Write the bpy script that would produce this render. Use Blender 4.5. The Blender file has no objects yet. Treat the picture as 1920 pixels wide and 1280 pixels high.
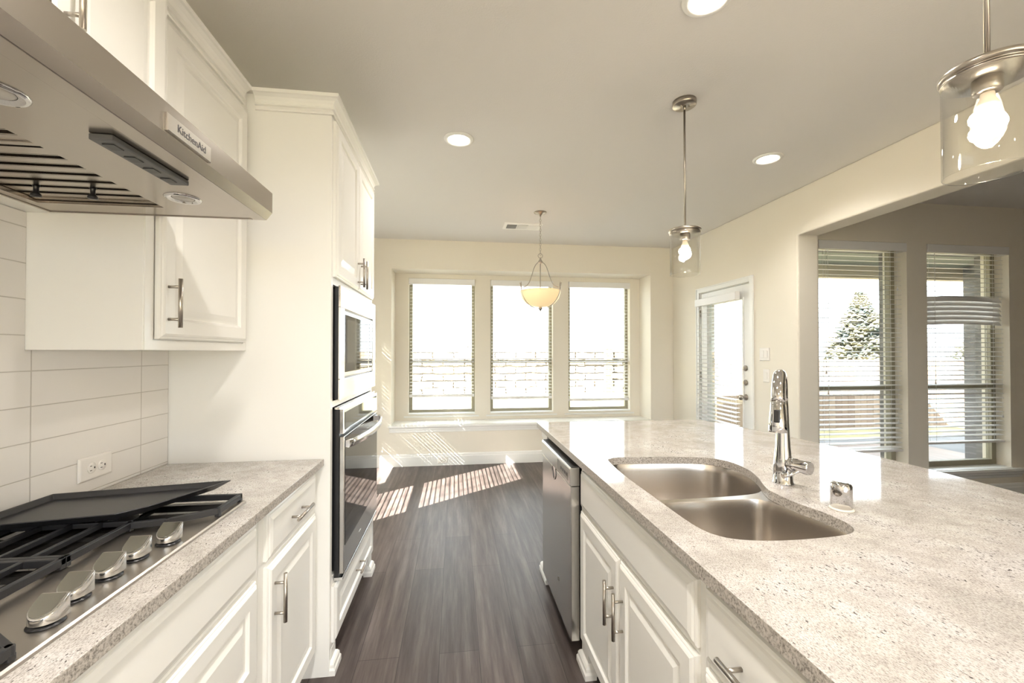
import bpy, bmesh, math, random
from mathutils import Vector, Matrix
random.seed(7)
S = bpy.context.scene
C = S.collection
R = math.radians

# ------------------------------------------------------------------ camera
cam_d = bpy.data.cameras.new('camera'); cam = bpy.data.objects.new('camera', cam_d); C.objects.link(cam)
cam_d.sensor_width = 36.0; cam_d.lens = 800.0 / 1920 * 36; cam_d.shift_y = 11.0 / 1920
cam_d.clip_start = 0.02; cam_d.clip_end = 300
cam.location = (0, 0, 1.364)
cam.rotation_euler = (R(90.616), 0, R(-7.537))
S.camera = cam

# ------------------------------------------------------------------ sky, sun, exposure
SUN_DIR = Vector((0.640, 0.459, -0.616))
W = bpy.data.worlds.new('world'); S.world = W; W.use_nodes = True
bg = W.node_tree.nodes['Background']; bg.inputs['Color'].default_value = (0.84, 0.92, 1.0, 1); bg.inputs['Strength'].default_value = 3.2
sd = bpy.data.lights.new('sun', 'SUN'); sd.energy = 30.0; sd.angle = R(0.12); sd.color = (1.0, 0.95, 0.88)
sun = bpy.data.objects.new('sun', sd); C.objects.link(sun); sun.location = (-12, -10, 14)
sun.rotation_euler = SUN_DIR.to_track_quat('-Z', 'Y').to_euler()
S.view_settings.view_transform = 'Standard'; S.view_settings.look = 'None'
S.view_settings.exposure = 1.2; S.view_settings.gamma = 1.0; S.view_settings.use_curve_mapping = False
S.cycles.use_denoising = True
S.cycles.max_bounces = 12; S.cycles.diffuse_bounces = 6; S.cycles.transparent_max_bounces = 24
S.cycles.sample_clamp_indirect = 6.0
CAN_W = 32.0

# ------------------------------------------------------------------ materials
def _mat(name):
    m = bpy.data.materials.new(name); m.use_nodes = True
    nt = m.node_tree; return m, nt, nt.nodes['Principled BSDF']
def N(nt, t, **k):
    n = nt.nodes.new(t)
    for a, b in k.items(): setattr(n, a, b)
    return n
def pos(nt, scale=(1, 1, 1), rot=(0, 0, 0), loc=(0, 0, 0)):
    g = N(nt, 'ShaderNodeNewGeometry'); m = N(nt, 'ShaderNodeMapping')
    m.inputs['Scale'].default_value = scale; m.inputs['Rotation'].default_value = rot; m.inputs['Location'].default_value = loc
    nt.links.new(g.outputs['Position'], m.inputs['Vector']); return m.outputs[0]
def noise(nt, v, sc, det=3, rough=0.6):
    n = N(nt, 'ShaderNodeTexNoise'); n.inputs['Scale'].default_value = sc; n.inputs['Detail'].default_value = det
    n.inputs['Roughness'].default_value = rough; nt.links.new(v, n.inputs['Vector']); return n.outputs['Fac']
def ramp(nt, f, stops):
    r = N(nt, 'ShaderNodeValToRGB'); e = r.color_ramp.elements
    while len(e) > 1: e.remove(e[-1])
    e[0].position = stops[0][0]; e[0].color = (*stops[0][1], 1)
    for p, c in stops[1:]:
        x = e.new(p); x.color = (*c, 1)
    nt.links.new(f, r.inputs[0]); return r.outputs[0]
def mix(nt, a, b, f, mode='MIX'):
    m = N(nt, 'ShaderNodeMix', data_type='RGBA', blend_type=mode)
    for s, v in ((m.inputs[0], f), (m.inputs[6], a), (m.inputs[7], b)):
        if isinstance(v, (int, float)): s.default_value = v
        elif isinstance(v, tuple): s.default_value = (*v, 1) if len(v) == 3 else v
        else: nt.links.new(v, s)
    return m.outputs[2]
def bump(nt, p, h, strength=0.2, dist=0.002):
    b = N(nt, 'ShaderNodeBump'); b.inputs['Strength'].default_value = strength; b.inputs['Distance'].default_value = dist
    nt.links.new(h, b.inputs['Height']); nt.links.new(b.outputs[0], p.inputs['Normal'])
def simple(name, col, rough=0.5, metal=0.0, coat=0.0, em=None, ems=0, spec=None, bumpy=None, var=0.0):
    m, nt, p = _mat(name)
    p.inputs['Base Color'].default_value = (*col, 1); p.inputs['Roughness'].default_value = rough; p.inputs['Metallic'].default_value = metal
    p.inputs['Coat Weight'].default_value = coat
    if spec is not None: p.inputs['Specular IOR Level'].default_value = spec
    if em: p.inputs['Emission Color'].default_value = (*em, 1); p.inputs['Emission Strength'].default_value = ems
    if bumpy: bump(nt, p, noise(nt, pos(nt), bumpy[0], 4), bumpy[1], bumpy[2])
    if var:
        c = ramp(nt, noise(nt, pos(nt), 3.0, 2), [(0.3, tuple(x * (1 - var) for x in col)), (0.7, col)])
        nt.links.new(c, p.inputs['Base Color'])
    return m
M = {}
M['wall'] = simple('wall_paint', (0.81, 0.76, 0.665), 0.75, bumpy=(260, 0.15, 0.001))
M['ceil'] = simple('ceiling_paint', (0.76, 0.74, 0.715), 0.9, bumpy=(120, 0.5, 0.002))
M['trim'] = simple('trim_paint', (0.84, 0.84, 0.82), 0.35)
M['cab'] = simple('cabinet_paint', (0.82, 0.81, 0.775), 0.30, coat=0.15)
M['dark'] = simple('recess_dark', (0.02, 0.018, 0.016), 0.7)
M['blind'] = simple('blind_vinyl', (0.82, 0.81, 0.80), 0.4)
M['winframe'] = simple('almond_vinyl', (0.30, 0.275, 0.20), 0.5)
M['nickel'] = simple('brushed_nickel', (0.46, 0.42, 0.37), 0.28, 1.0)
M['chrome'] = simple('chrome', (0.62, 0.62, 0.63), 0.05, 1.0)
M['iron'] = simple('cast_iron', (0.016, 0.016, 0.018), 0.42, bumpy=(500, 0.2, 0.0006))
M['griddle'] = simple('griddle_coating', (0.022, 0.022, 0.024), 0.33, bumpy=(300, 0.1, 0.0004))
M['blackplastic'] = simple('black_plastic', (0.012, 0.012, 0.014), 0.3)
M['greyplastic'] = simple('grey_plastic', (0.09, 0.09, 0.09), 0.4)
M['blackglass'] = simple('black_glass', (0.014, 0.013, 0.012), 0.03, spec=0.5)
M['mwglass'] = simple('tinted_glass', (0.09, 0.088, 0.078), 0.04, spec=0.6)
M['plate'] = simple('white_plate', (0.80, 0.77, 0.73), 0.35)
M['slot'] = simple('slot_dark', (0.03, 0.025, 0.02), 0.6)
M['ink'] = simple('dark_lettering', (0.05, 0.045, 0.05), 0.5)
M['dwpanel'] = simple('dishwasher_panel', (0.30, 0.29, 0.27), 0.35, 0.6)
M['knobmetal'] = simple('satin_knob', (0.74, 0.74, 0.74), 0.16, 1.0)
M['lens'] = simple('hood_lamp_lens', (0.50, 0.48, 0.44), 0.15)
M['badge'] = simple('badge_metal', (0.70, 0.67, 0.63), 0.22, 1.0)
M['bluefilm'] = simple('blue_film', (0.02, 0.20, 0.75), 0.3)
M['caulk'] = simple('caulk', (0.78, 0.72, 0.62), 0.6)
M['bulb'] = simple('bulb_glow', (1, 1, 1), 0.4, em=(1.0, 0.88, 0.72), ems=22)
M['canlens'] = simple('downlight_lens', (1, 1, 1), 0.5, em=(1.0, 0.86, 0.68), ems=9)
M['bulbbase'] = simple('bulb_base', (0.8, 0.72, 0.6), 0.5)
M['bowl'] = simple('frosted_amber_glass', (0.80, 0.62, 0.36), 0.45, em=(1.0, 0.76, 0.42), ems=0.22)
M['ventmetal'] = simple('vent_enamel', (0.93, 0.92, 0.89), 0.4)
M['ventdark'] = simple('vent_shadow', (0.10, 0.095, 0.09), 0.8)
M['knobface'] = simple('knob_face', (0.48, 0.49, 0.46), 0.12, 1.0)
M['rust'] = simple('burner_igniter', (0.30, 0.12, 0.08), 0.6)
M['concrete'] = simple('concrete', (0.16, 0.165, 0.17), 0.9, bumpy=(30, 0.3, 0.004), var=0.25)
M['soffit'] = simple('soffit_paint', (0.34, 0.36, 0.30), 0.8)
M['beam'] = simple('beam_paint', (0.75, 0.66, 0.52), 0.8)
M['trunk'] = simple('bark', (0.12, 0.08, 0.05), 0.9)
def steel(name, stretch, col=(0.56, 0.53, 0.49), r0=0.27, r1=0.31):
    m, nt, p = _mat(name); p.inputs['Metallic'].default_value = 1
    f = noise(nt, pos(nt, stretch), 1.0, 5, 0.6)
    nt.links.new(ramp(nt, f, [(0.3, tuple(c * 0.985 for c in col)), (0.7, col)]), p.inputs['Base Color'])
    mr = N(nt, 'ShaderNodeMapRange'); mr.inputs[3].default_value = r0; mr.inputs[4].default_value = r1
    nt.links.new(f, mr.inputs[0]); nt.links.new(mr.outputs[0], p.inputs['Roughness']); pass
    return m
M['steel_y'] = steel('brushed_steel_hood', (500, 6, 500), (0.46, 0.42, 0.375), 0.22, 0.27)
M['steel_z'] = steel('brushed_steel_front', (400, 4, 400), (0.60, 0.59, 0.57), 0.20, 0.23)
M['steel_sink'] = steel('sink_steel', (40, 40, 900), (0.64, 0.60, 0.56), 0.22, 0.25)
M['steel_top'] = steel('cooktop_steel', (400, 4, 400), (0.45, 0.42, 0.385), 0.34, 0.38)
M['steel_mw'] = simple('polished_steel', (0.80, 0.80, 0.80), 0.13, 1.0)
def glass(name, tint=(1, 1, 1), gloss=1.0, edge=0.0):
    m = bpy.data.materials.new(name); m.use_nodes = True; nt = m.node_tree; nt.nodes.clear()
    o = N(nt, 'ShaderNodeOutputMaterial'); t = N(nt, 'ShaderNodeBsdfTransparent'); g = N(nt, 'ShaderNodeBsdfGlossy')
    g.inputs['Roughness'].default_value = 0.02; t.inputs[0].default_value = (*tint, 1)
    fr = N(nt, 'ShaderNodeLayerWeight'); pw = N(nt, 'ShaderNodeMath', operation='POWER'); pw.inputs[1].default_value = 4.0
    nt.links.new(fr.outputs['Facing'], pw.inputs[0]); mul = N(nt, 'ShaderNodeMath', operation='MULTIPLY_ADD'); mul.inputs[1].default_value = .75 * gloss; mul.inputs[2].default_value = .035 * gloss
    nt.links.new(pw.outputs[0], mul.inputs[0]); mx = N(nt, 'ShaderNodeMixShader')
    nt.links.new(mul.outputs[0], mx.inputs[0])
    nt.links.new(t.outputs[0], mx.inputs[1]); nt.links.new(g.outputs[0], mx.inputs[2]); nt.links.new(mx.outputs[0], o.inputs[0])
    return m
M['glass'] = glass('window_glass', (0.97, 0.99, 0.98), 0.8)
M['lampglass'] = glass('clear_lamp_glass', (0.97, 0.97, 0.96), 1.0)

def granite():
    m, nt, p = _mat('granite'); p.inputs['Roughness'].default_value = 0.06; p.inputs['Specular IOR Level'].default_value = 0.3
    v = pos(nt, (1, 1, 1), (0, 0, R(35)))
    big = ramp(nt, noise(nt, v, 7, 3), [(0.35, (0.50, 0.475, 0.45)), (0.5, (0.59, 0.56, 0.535)), (0.66, (0.65, 0.63, 0.62))])
    v2 = pos(nt, (1, 0.45, 1), (0, 0, R(80)))
    cloud = ramp(nt, noise(nt, v, 22, 4, 0.7), [(0.36, (0.84, 0.83, 0.82)), (0.5, (0.95, 0.94, 0.93)), (0.62, (1, 1, 1))])
    f = noise(nt, v2, 420, 5, 0.8)
    fine = ramp(nt, f, [(0.36, (0.28, 0.27, 0.26)), (0.46, (0.74, 0.72, 0.70)), (0.55, (1, 1, 1))])
    c = mix(nt, mix(nt, big, cloud, 1.0, 'MULTIPLY'), fine, 0.9, 'MULTIPLY')
    g2 = noise(nt, v2, 230, 2, 0.5); patch = noise(nt, v, 7, 3)
    ad = N(nt, 'ShaderNodeMath', operation='MULTIPLY_ADD'); nt.links.new(patch, ad.inputs[0]); ad.inputs[1].default_value = 0.42; nt.links.new(g2, ad.inputs[2])
    sp = ramp(nt, ad.outputs[0], [(0.89, (0, 0, 0)), (0.91, (1, 1, 1))])
    bw = N(nt, 'ShaderNodeRGBToBW'); nt.links.new(sp, bw.inputs[0])
    c = mix(nt, c, (0.10, 0.09, 0.085), bw.outputs[0])
    geo = N(nt, 'ShaderNodeNewGeometry'); sx = N(nt, 'ShaderNodeSeparateXYZ'); nt.links.new(geo.outputs['Normal'], sx.inputs[0])
    nt.links.new(c, p.inputs['Base Color']); return m
M['granite'] = granite()
def granite_edge_shaded():
    # slab edge: coarser, browner grain, with its shade darkened into the colour
    m, nt, p = _mat('granite_edge_shaded'); p.inputs['Roughness'].default_value = 0.3
    v = pos(nt)
    c = ramp(nt, noise(nt, v, 200, 4, 0.7), [(0.36, (0.13, 0.115, 0.10)), (0.46, (0.34, 0.31, 0.275)), (0.6, (0.52, 0.48, 0.44))])
    nt.links.new(c, p.inputs['Base Color']); return m
M['granite_edge_shaded'] = granite_edge_shaded()
def floor_mat():
    m, nt, p = _mat('plank_floor')
    v = pos(nt, (1, 1, 1), (0, 0, R(90)), (0.3, 0.07, 0))
    b = N(nt, 'ShaderNodeTexBrick'); nt.links.new(v, b.inputs['Vector'])
    b.offset = 0.37; b.inputs['Scale'].default_value = 1; b.inputs['Brick Width'].default_value = 1.22; b.inputs['Row Height'].default_value = 0.178
    b.inputs['Mortar Size'].default_value = 0.0016; b.inputs['Mortar Smooth'].default_value = 0.3
    b.inputs['Color1'].default_value = (0.78, 0.78, 0.78, 1); b.inputs['Color2'].default_value = (1.1, 1.1, 1.1, 1); b.inputs['Mortar'].default_value = (0.35, 0.35, 0.35, 1)
    g = noise(nt, pos(nt, (26, 1.6, 26)), 1.0, 6, 0.65)
    wood = ramp(nt, g, [(0.32, (0.050, 0.036, 0.033)), (0.5, (0.092, 0.070, 0.064)), (0.68, (0.150, 0.122, 0.112))])
    g2 = ramp(nt, noise(nt, pos(nt, (5, 0.5, 5)), 1.0, 3), [(0.35, (0.8, 0.8, 0.8)), (0.65, (1.15, 1.15, 1.15))])
    c = mix(nt, mix(nt, wood, g2, 1.0, 'MULTIPLY'), b.outputs['Color'], 1.0, 'MULTIPLY')
    nt.links.new(c, p.inputs['Base Color']); p.inputs['Roughness'].default_value = 0.40; p.inputs['Specular IOR Level'].default_value = 0.4
    bump(nt, p, g, 0.12, 0.001); return m
M['floor'] = floor_mat()
def tile_mat():
    m, nt, p = _mat('wall_tile'); v = pos(nt)
    s = N(nt, 'ShaderNodeSeparateXYZ'); nt.links.new(v, s.inputs[0])
    def line(out, off, period, half):
        a = N(nt, 'ShaderNodeMath', operation='ADD'); a.inputs[1].default_value = -off + 100 * period; nt.links.new(out, a.inputs[0])
        d = N(nt, 'ShaderNodeMath', operation='DIVIDE'); d.inputs[1].default_value = period; nt.links.new(a.outputs[0], d.inputs[0])
        fr = N(nt, 'ShaderNodeMath', operation='FRACT'); nt.links.new(d.outputs[0], fr.inputs[0])
        s2 = N(nt, 'ShaderNodeMath', operation='SUBTRACT'); s2.inputs[1].default_value = 0.5; nt.links.new(fr.outputs[0], s2.inputs[0])
        ab = N(nt, 'ShaderNodeMath', operation='ABSOLUTE'); nt.links.new(s2.outputs[0], ab.inputs[0])
        r = N(nt, 'ShaderNodeMapRange'); r.inputs[1].default_value = 0.5 - half * 1.6 / period; r.inputs[2].default_value = 0.5 - half * 0.5 / period
        nt.links.new(ab.outputs[0], r.inputs[0]); return r.outputs[0]
    lz = line(s.outputs['Z'], 1.021, 0.097, 0.0012); ly = line(s.outputs['Y'], 1.328, 0.413, 0.0014)
    mx = N(nt, 'ShaderNodeMath', operation='MAXIMUM'); nt.links.new(lz, mx.inputs[0]); nt.links.new(ly, mx.inputs[1])
    c = mix(nt, (0.76, 0.735, 0.705), (0.52, 0.49, 0.45), mx.outputs[0]); nt.links.new(c, p.inputs['Base Color'])
    p.inputs['Roughness'].default_value = 0.18
    inv = N(nt, 'ShaderNodeMath', operation='SUBTRACT'); inv.inputs[0].default_value = 1; nt.links.new(mx.outputs[0], inv.inputs[1])
    bump(nt, p, inv.outputs[0], 0.6, 0.001); return m
M['tile'] = tile_mat()
def stone_mat(name, c1, c2, cm, bw, rh, ms):
    m, nt, p = _mat(name); p.inputs['Roughness'].default_value = 0.9
    v = pos(nt, (1, 1, 1), (R(90), 0, 0)); w = N(nt, 'ShaderNodeVectorMath', operation='ADD')
    nz = N(nt, 'ShaderNodeTexNoise'); nz.inputs['Scale'].default_value = 2.5; nt.links.new(v, nz.inputs['Vector'])
    sc = N(nt, 'ShaderNodeVectorMath', operation='SCALE'); sc.inputs['Scale'].default_value = 0.12; nt.links.new(nz.outputs['Color'], sc.inputs[0])
    nt.links.new(v, w.inputs[0]); nt.links.new(sc.outputs[0], w.inputs[1])
    b = N(nt, 'ShaderNodeTexBrick'); nt.links.new(w.outputs[0], b.inputs['Vector']); b.inputs['Scale'].default_value = 1
    b.inputs['Brick Width'].default_value = bw; b.inputs['Row Height'].default_value = rh; b.inputs['Mortar Size'].default_value = ms
    b.inputs['Color1'].default_value = (*c1, 1); b.inputs['Color2'].default_value = (*c2, 1); b.inputs['Mortar'].default_value = (*cm, 1)
    n2 = ramp(nt, noise(nt, v, 6, 3), [(0.3, (0.85, 0.8, 0.75)), (0.7, (1, 1, 1))])
    nt.links.new(mix(nt, b.outputs['Color'], n2, 1.0, 'MULTIPLY'), p.inputs['Base Color']); return m
M['stone'] = stone_mat('limestone_blocks', (0.70, 0.62, 0.50), (0.50, 0.36, 0.24), (0.02, 0.015, 0.01), 0.75, 0.26, 0.028)
M['brick'] = stone_mat('pale_brick', (0.24, 0.24, 0.24), (0.19, 0.19, 0.20), (0.28, 0.28, 0.28), 0.22, 0.075, 0.008)
M['brickwarm'] = stone_mat('warm_brick', (0.12, 0.085, 0.06), (0.08, 0.06, 0.045), (0.25, 0.22, 0.2), 0.22, 0.075, 0.008)
def fence_mat():
    m, nt, p = _mat('cedar_boards'); p.inputs['Roughness'].default_value = 0.85
    w = N(nt, 'ShaderNodeTexWhiteNoise', noise_dimensions='1D'); s = N(nt, 'ShaderNodeSeparateXYZ'); nt.links.new(pos(nt), s.inputs[0])
    sn = N(nt, 'ShaderNodeMath', operation='SNAP'); sn.inputs[1].default_value = 0.14; nt.links.new(s.outputs['X'], sn.inputs[0]); nt.links.new(sn.outputs[0], w.inputs['W'])
    nt.links.new(ramp(nt, w.outputs['Value'], [(0, (0.22, 0.155, 0.115)), (1, (0.32, 0.24, 0.18))]), p.inputs['Base Color']); return m
M['fence'] = fence_mat()
def leaf_mat(name, a, b, c, sc):
    m, nt, p = _mat(name); p.inputs['Roughness'].default_value = 0.8
    nt.links.new(ramp(nt, noise(nt, pos(nt), sc, 3), [(0.35, a), (0.5, b), (0.65, c)]), p.inputs['Base Color']); return m
M['leaf'] = leaf_mat('evergreen_needles', (0.05, 0.075, 0.08), (0.12, 0.115, 0.075), (0.17, 0.155, 0.10), 1.6)
M['grass'] = leaf_mat('dry_lawn', (0.24, 0.22, 0.11), (0.32, 0.28, 0.15), (0.36, 0.32, 0.20), 4)

# ------------------------------------------------------------------ mesh builder
class MB:
    def __init__(s): s.v = []; s.f = []; s.sm = []; s.mi = []; s.cur = 0
    def face(s, idx, smooth=False): s.f.append(idx); s.sm.append(smooth); s.mi.append(s.cur)
    def box(s, x0, x1, y0, y1, z0, z1):
        b = len(s.v); s.v += [(x, y, z) for x in (x0, x1) for y in (y0, y1) for z in (z0, z1)]
        for q in ((0, 1, 3, 2), (4, 6, 7, 5), (0, 4, 5, 1), (2, 3, 7, 6), (0, 2, 6, 4), (1, 5, 7, 3)): s.face([b + i for i in q])
        return s
    def bar(s, p0, p1, w, h, up=(0, 0, 1)):
        p0, p1 = Vector(p0), Vector(p1); d = (p1 - p0).normalized(); u = Vector(up); sd_ = d.cross(u).normalized(); u = sd_.cross(d).normalized()
        b = len(s.v)
        for p in (p0, p1):
            for a, c in ((-1, -1), (1, -1), (1, 1), (-1, 1)): s.v.append(tuple(p + sd_ * a * w / 2 + u * c * h / 2))
        s.face([b, b + 1, b + 2, b + 3]); s.face([b + 7, b + 6, b + 5, b + 4])
        for i in range(4): s.face([b + i, b + (i + 1) % 4, b + 4 + (i + 1) % 4, b + 4 + i])
        return s
    def tube(s, pts, r, n=12, cap=True, closed=False):
        pts = [Vector(p) for p in pts]; rs = r if isinstance(r, (list, tuple)) else [r] * len(pts); b = len(s.v); k = len(pts)
        t0 = (pts[1] - pts[0]).normalized(); a = Vector((0, 0, 1)) if abs(t0.z) < 0.9 else Vector((1, 0, 0)); nx = t0.cross(a).normalized()
        for i, p in enumerate(pts):
            if closed: t = pts[(i + 1) % k] - pts[i - 1]
            elif i == 0: t = pts[1] - p
            elif i == k - 1: t = p - pts[i - 1]
            else: t = (pts[i + 1] - p).normalized() + (p - pts[i - 1]).normalized()
            t.normalize(); nx = (nx - t * nx.dot(t)).normalized(); ny = t.cross(nx)
            for j in range(n):
                an = 2 * math.pi * j / n; s.v.append(tuple(p + (nx * math.cos(an) + ny * math.sin(an)) * rs[i]))
        for i in range(k if closed else k - 1):
            i2 = (i + 1) % k
            for j in range(n): s.face([b + i * n + j, b + i * n + (j + 1) % n, b + i2 * n + (j + 1) % n, b + i2 * n + j], True)
        if cap and not closed:
            s.face([b + j for j in range(n)][::-1]); s.face([b + (k - 1) * n + j for j in range(n)])
        return s
    def lathe(s, c, prof, n=32, axis='Z', sy=1.0):
        b = len(s.v); k = len(prof)
        for r, h in prof:
            for j in range(n):
                an = 2 * math.pi * j / n; x, y = r * math.cos(an), r * math.sin(an) * sy
                s.v.append({'Z': (c[0] + x, c[1] + y, c[2] + h), 'X': (c[0] + h, c[1] + x, c[2] + y), 'Y': (c[0] + x, c[1] + h, c[2] + y)}[axis])
        for i in range(k - 1):
            for j in range(n): s.face([b + i * n + j, b + i * n + (j + 1) % n, b + (i + 1) * n + (j + 1) % n, b + (i + 1) * n + j], True)
        if prof[0][0] > 1e-6: s.face([b + j for j in range(n)])
        if prof[-1][0] > 1e-6: s.face([b + (k - 1) * n + j for j in range(n)])
        return s
    def prism(s, poly, z0, z1, smooth=False, z1f=None):
        b = len(s.v); n = len(poly)
        s.v += [(x, y, z0) for x, y in poly] + [(x, y, z1f(x, y) if z1f else z1) for x, y in poly]
        s.face([b + i for i in range(n)][::-1]); s.face([b + n + i for i in range(n)])
        for i in range(n): s.face([b + i, b + (i + 1) % n, b + n + (i + 1) % n, b + n + i], smooth)
        return s
    def rings(s, O, U, V, Nn, w, h, lst, cap=True):
        O, U, V, Nn = map(Vector, (O, U, V, Nn)); b = len(s.v)
        for ins, ht in lst:
            for a, c in ((ins, ins), (w - ins, ins), (w - ins, h - ins), (ins, h - ins)): s.v.append(tuple(O + U * a + V * c + Nn * ht))
        k = len(lst)
        for i in range(k - 1):
            for j in range(4): s.face([b + i * 4 + j, b + i * 4 + (j + 1) % 4, b + (i + 1) * 4 + (j + 1) % 4, b + (i + 1) * 4 + j])
        s.face([b, b + 1, b + 2, b + 3])
        if cap: s.face([b + (k - 1) * 4 + j for j in range(4)])
        return s
    def loft(s, loops, cap0=False, cap1=False, smooth=True):
        b = len(s.v); n = len(loops[0])
        for L in loops: s.v += [tuple(p) for p in L]
        for i in range(len(loops) - 1):
            for j in range(n): s.face([b + i * n + j, b + i * n + (j + 1) % n, b + (i + 1) * n + (j + 1) % n, b + (i + 1) * n + j], smooth)
        if cap0: s.face([b + j for j in range(n)])
        if cap1: s.face([b + (len(loops) - 1) * n + j for j in range(n)])
        return s
    def molding(s, path, prof, closed=False):
        # path: (x, y) points, outward is to the right of travel; prof: (out, z)
        P = [Vector((x, y)) for x, y in path]; b = len(s.v); k = len(P); m = len(prof)
        for i in range(k):
            if i == 0: d1 = d2 = (P[1] - P[0]).normalized()
            elif i == k - 1: d1 = d2 = (P[i] - P[i - 1]).normalized()
            else: d1 = (P[i] - P[i - 1]).normalized(); d2 = (P[i + 1] - P[i]).normalized()
            n1 = Vector((d1.y, -d1.x)); n2 = Vector((d2.y, -d2.x)); nn = n1 + n2; nn = nn / max(nn.dot(n1), 0.2)
            for o, z in prof: q = P[i] + nn * o; s.v.append((q.x, q.y, z))
        for i in range(k - 1):
            for j in range(m): s.face([b + i * m + j, b + i * m + (j + 1) % m, b + (i + 1) * m + (j + 1) % m, b + (i + 1) * m + j])
        s.face([b + j for j in range(m)]); s.face([b + (k - 1) * m + j for j in range(m)])
        return s
    def holed(s, outer, holes, z, thick=None):
        # flat polygon with holes (and walls down by thick)
        bm = bmesh.new(); edges = []
        for L in [outer] + holes:
            vs = [bm.verts.new((x, y, z)) for x, y in L]
            for i in range(len(vs)): edges.append(bm.edges.new((vs[i], vs[(i + 1) % len(vs)])))
        bmesh.ops.triangle_fill(bm, use_beauty=True, use_dissolve=False, edges=edges)
        bm.verts.index_update(); b = len(s.v); nv = len(bm.verts)
        s.v += [tuple(v.co) for v in bm.verts]
        for f in bm.faces: s.face([b + v.index for v in f.verts])
        if thick:
            s.v += [(v.co.x, v.co.y, v.co.z - thick) for v in bm.verts]
            for f in bm.faces: s.face([b + nv + v.index for v in f.verts][::-1])
            o = 0; cur = s.cur; s.cur = cur + 1
            for L in [outer] + holes:
                n = len(L)
                for i in range(n): s.face([b + o + i, b + o + (i + 1) % n, b + nv + o + (i + 1) % n, b + nv + o + i])
                o += n
            s.cur = cur
        bm.free(); return s
    def build(s, name, mat, parent=None, bevel=0, origin=None, recalc=True):
        xs, ys, zs = zip(*s.v)
        if origin is None: origin = ((min(xs) + max(xs)) / 2, (min(ys) + max(ys)) / 2, min(zs))
        me = bpy.data.meshes.new(name); me.from_pydata([(x - origin[0], y - origin[1], z - origin[2]) for x, y, z in s.v], [], s.f)
        for i, p in enumerate(me.polygons): p.use_smooth = s.sm[i]; p.material_index = s.mi[i]
        for mm in (mat if isinstance(mat, list) else [mat]): me.materials.append(M[mm] if isinstance(mm, str) else mm)
        if recalc:
            bm = bmesh.new(); bm.from_mesh(me); bmesh.ops.recalc_face_normals(bm, faces=bm.faces); bm.to_mesh(me); bm.free()
        o = bpy.data.objects.new(name, me); C.objects.link(o)
        o.location = origin
        if parent is not None:
            o.parent = parent; w = WORLD[parent.name]; o.location = Vector(origin) - w
        WORLD[o.name] = Vector(origin)
        if bevel:
            bv = o.modifiers.new('bevel', 'BEVEL'); bv.width = bevel; bv.segments = 2; bv.limit_method = 'ANGLE'; bv.angle_limit = R(40)
        return o
WORLD = {}
def tag(o, label=None, cat=None, group=None, kind=None):
    if label: o['label'] = label
    if cat: o['category'] = cat
    if group: o['group'] = group
    if kind: o['kind'] = kind
    return o
def empty(name, loc, label, cat, group=None, kind=None):
    o = bpy.data.objects.new(name, None); C.objects.link(o); o.location = loc; o.empty_display_size = 0.05; WORLD[o.name] = Vector(loc)
    return tag(o, label, cat, group, kind)
def struct(mb, name, mat, label, cat, **k): return tag(mb.build(name, mat, **k), label, cat, kind='structure')
def text_mesh(txt, name, mat, parent, loc, U, V, size, depth=0.0006, bold=0.0):
    cu = bpy.data.curves.new(name, 'FONT'); cu.body = txt; cu.size = size; cu.align_x = 'CENTER'; cu.align_y = 'CENTER'; cu.extrude = depth; cu.offset = bold
    t = bpy.data.objects.new(name + '_tmp', cu); C.objects.link(t)
    bpy.context.view_layer.update()
    me = bpy.data.meshes.new_from_object(t.evaluated_get(bpy.context.evaluated_depsgraph_get()))
    bpy.data.objects.remove(t)
    U, V = Vector(U).normalized(), Vector(V).normalized(); Nn = U.cross(V)
    me.transform(Matrix((U, V, Nn)).transposed().to_4x4())
    me.materials.clear(); me.materials.append(M[mat])
    o = bpy.data.objects.new(name, me); C.objects.link(o); o.parent = parent; o.location = Vector(loc) - WORLD[parent.name]; WORLD[o.name] = Vector(loc)
    return o

# ------------------------------------------------------------------ dimensions
XL = -1.148; XR = 2.804; XR2 = 2.995; YW = 5.227; YN = 5.562; ZC = 2.715; YT = 1.892; YE = 2.783
XNL = -1.60; YREAR = -4.5; YD = 3.346; XD2 = 6.6

# ------------------------------------------------------------------ structure
struct(MB().box(XNL - .2, XD2 + .2, YREAR - .15, YN + .2, -.12, 0), 'floor', 'floor', 'dark brown wood plank floor running towards the windows', 'floor')
struct(MB().box(XNL - .25, XD2 + .3, YREAR - .2, YN + .2, ZC, ZC + .15), 'ceiling', 'ceil', 'pale grey textured flat ceiling', 'ceiling')
struct(MB().box(XL - .14, XL - .008, YREAR, 2.66, 0, ZC).box(XNL - .12, XL - .008, 2.66, YE - .002, 0, ZC), 'wall_left', 'wall', 'cream wall behind the range and cabinets', 'wall')
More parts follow.
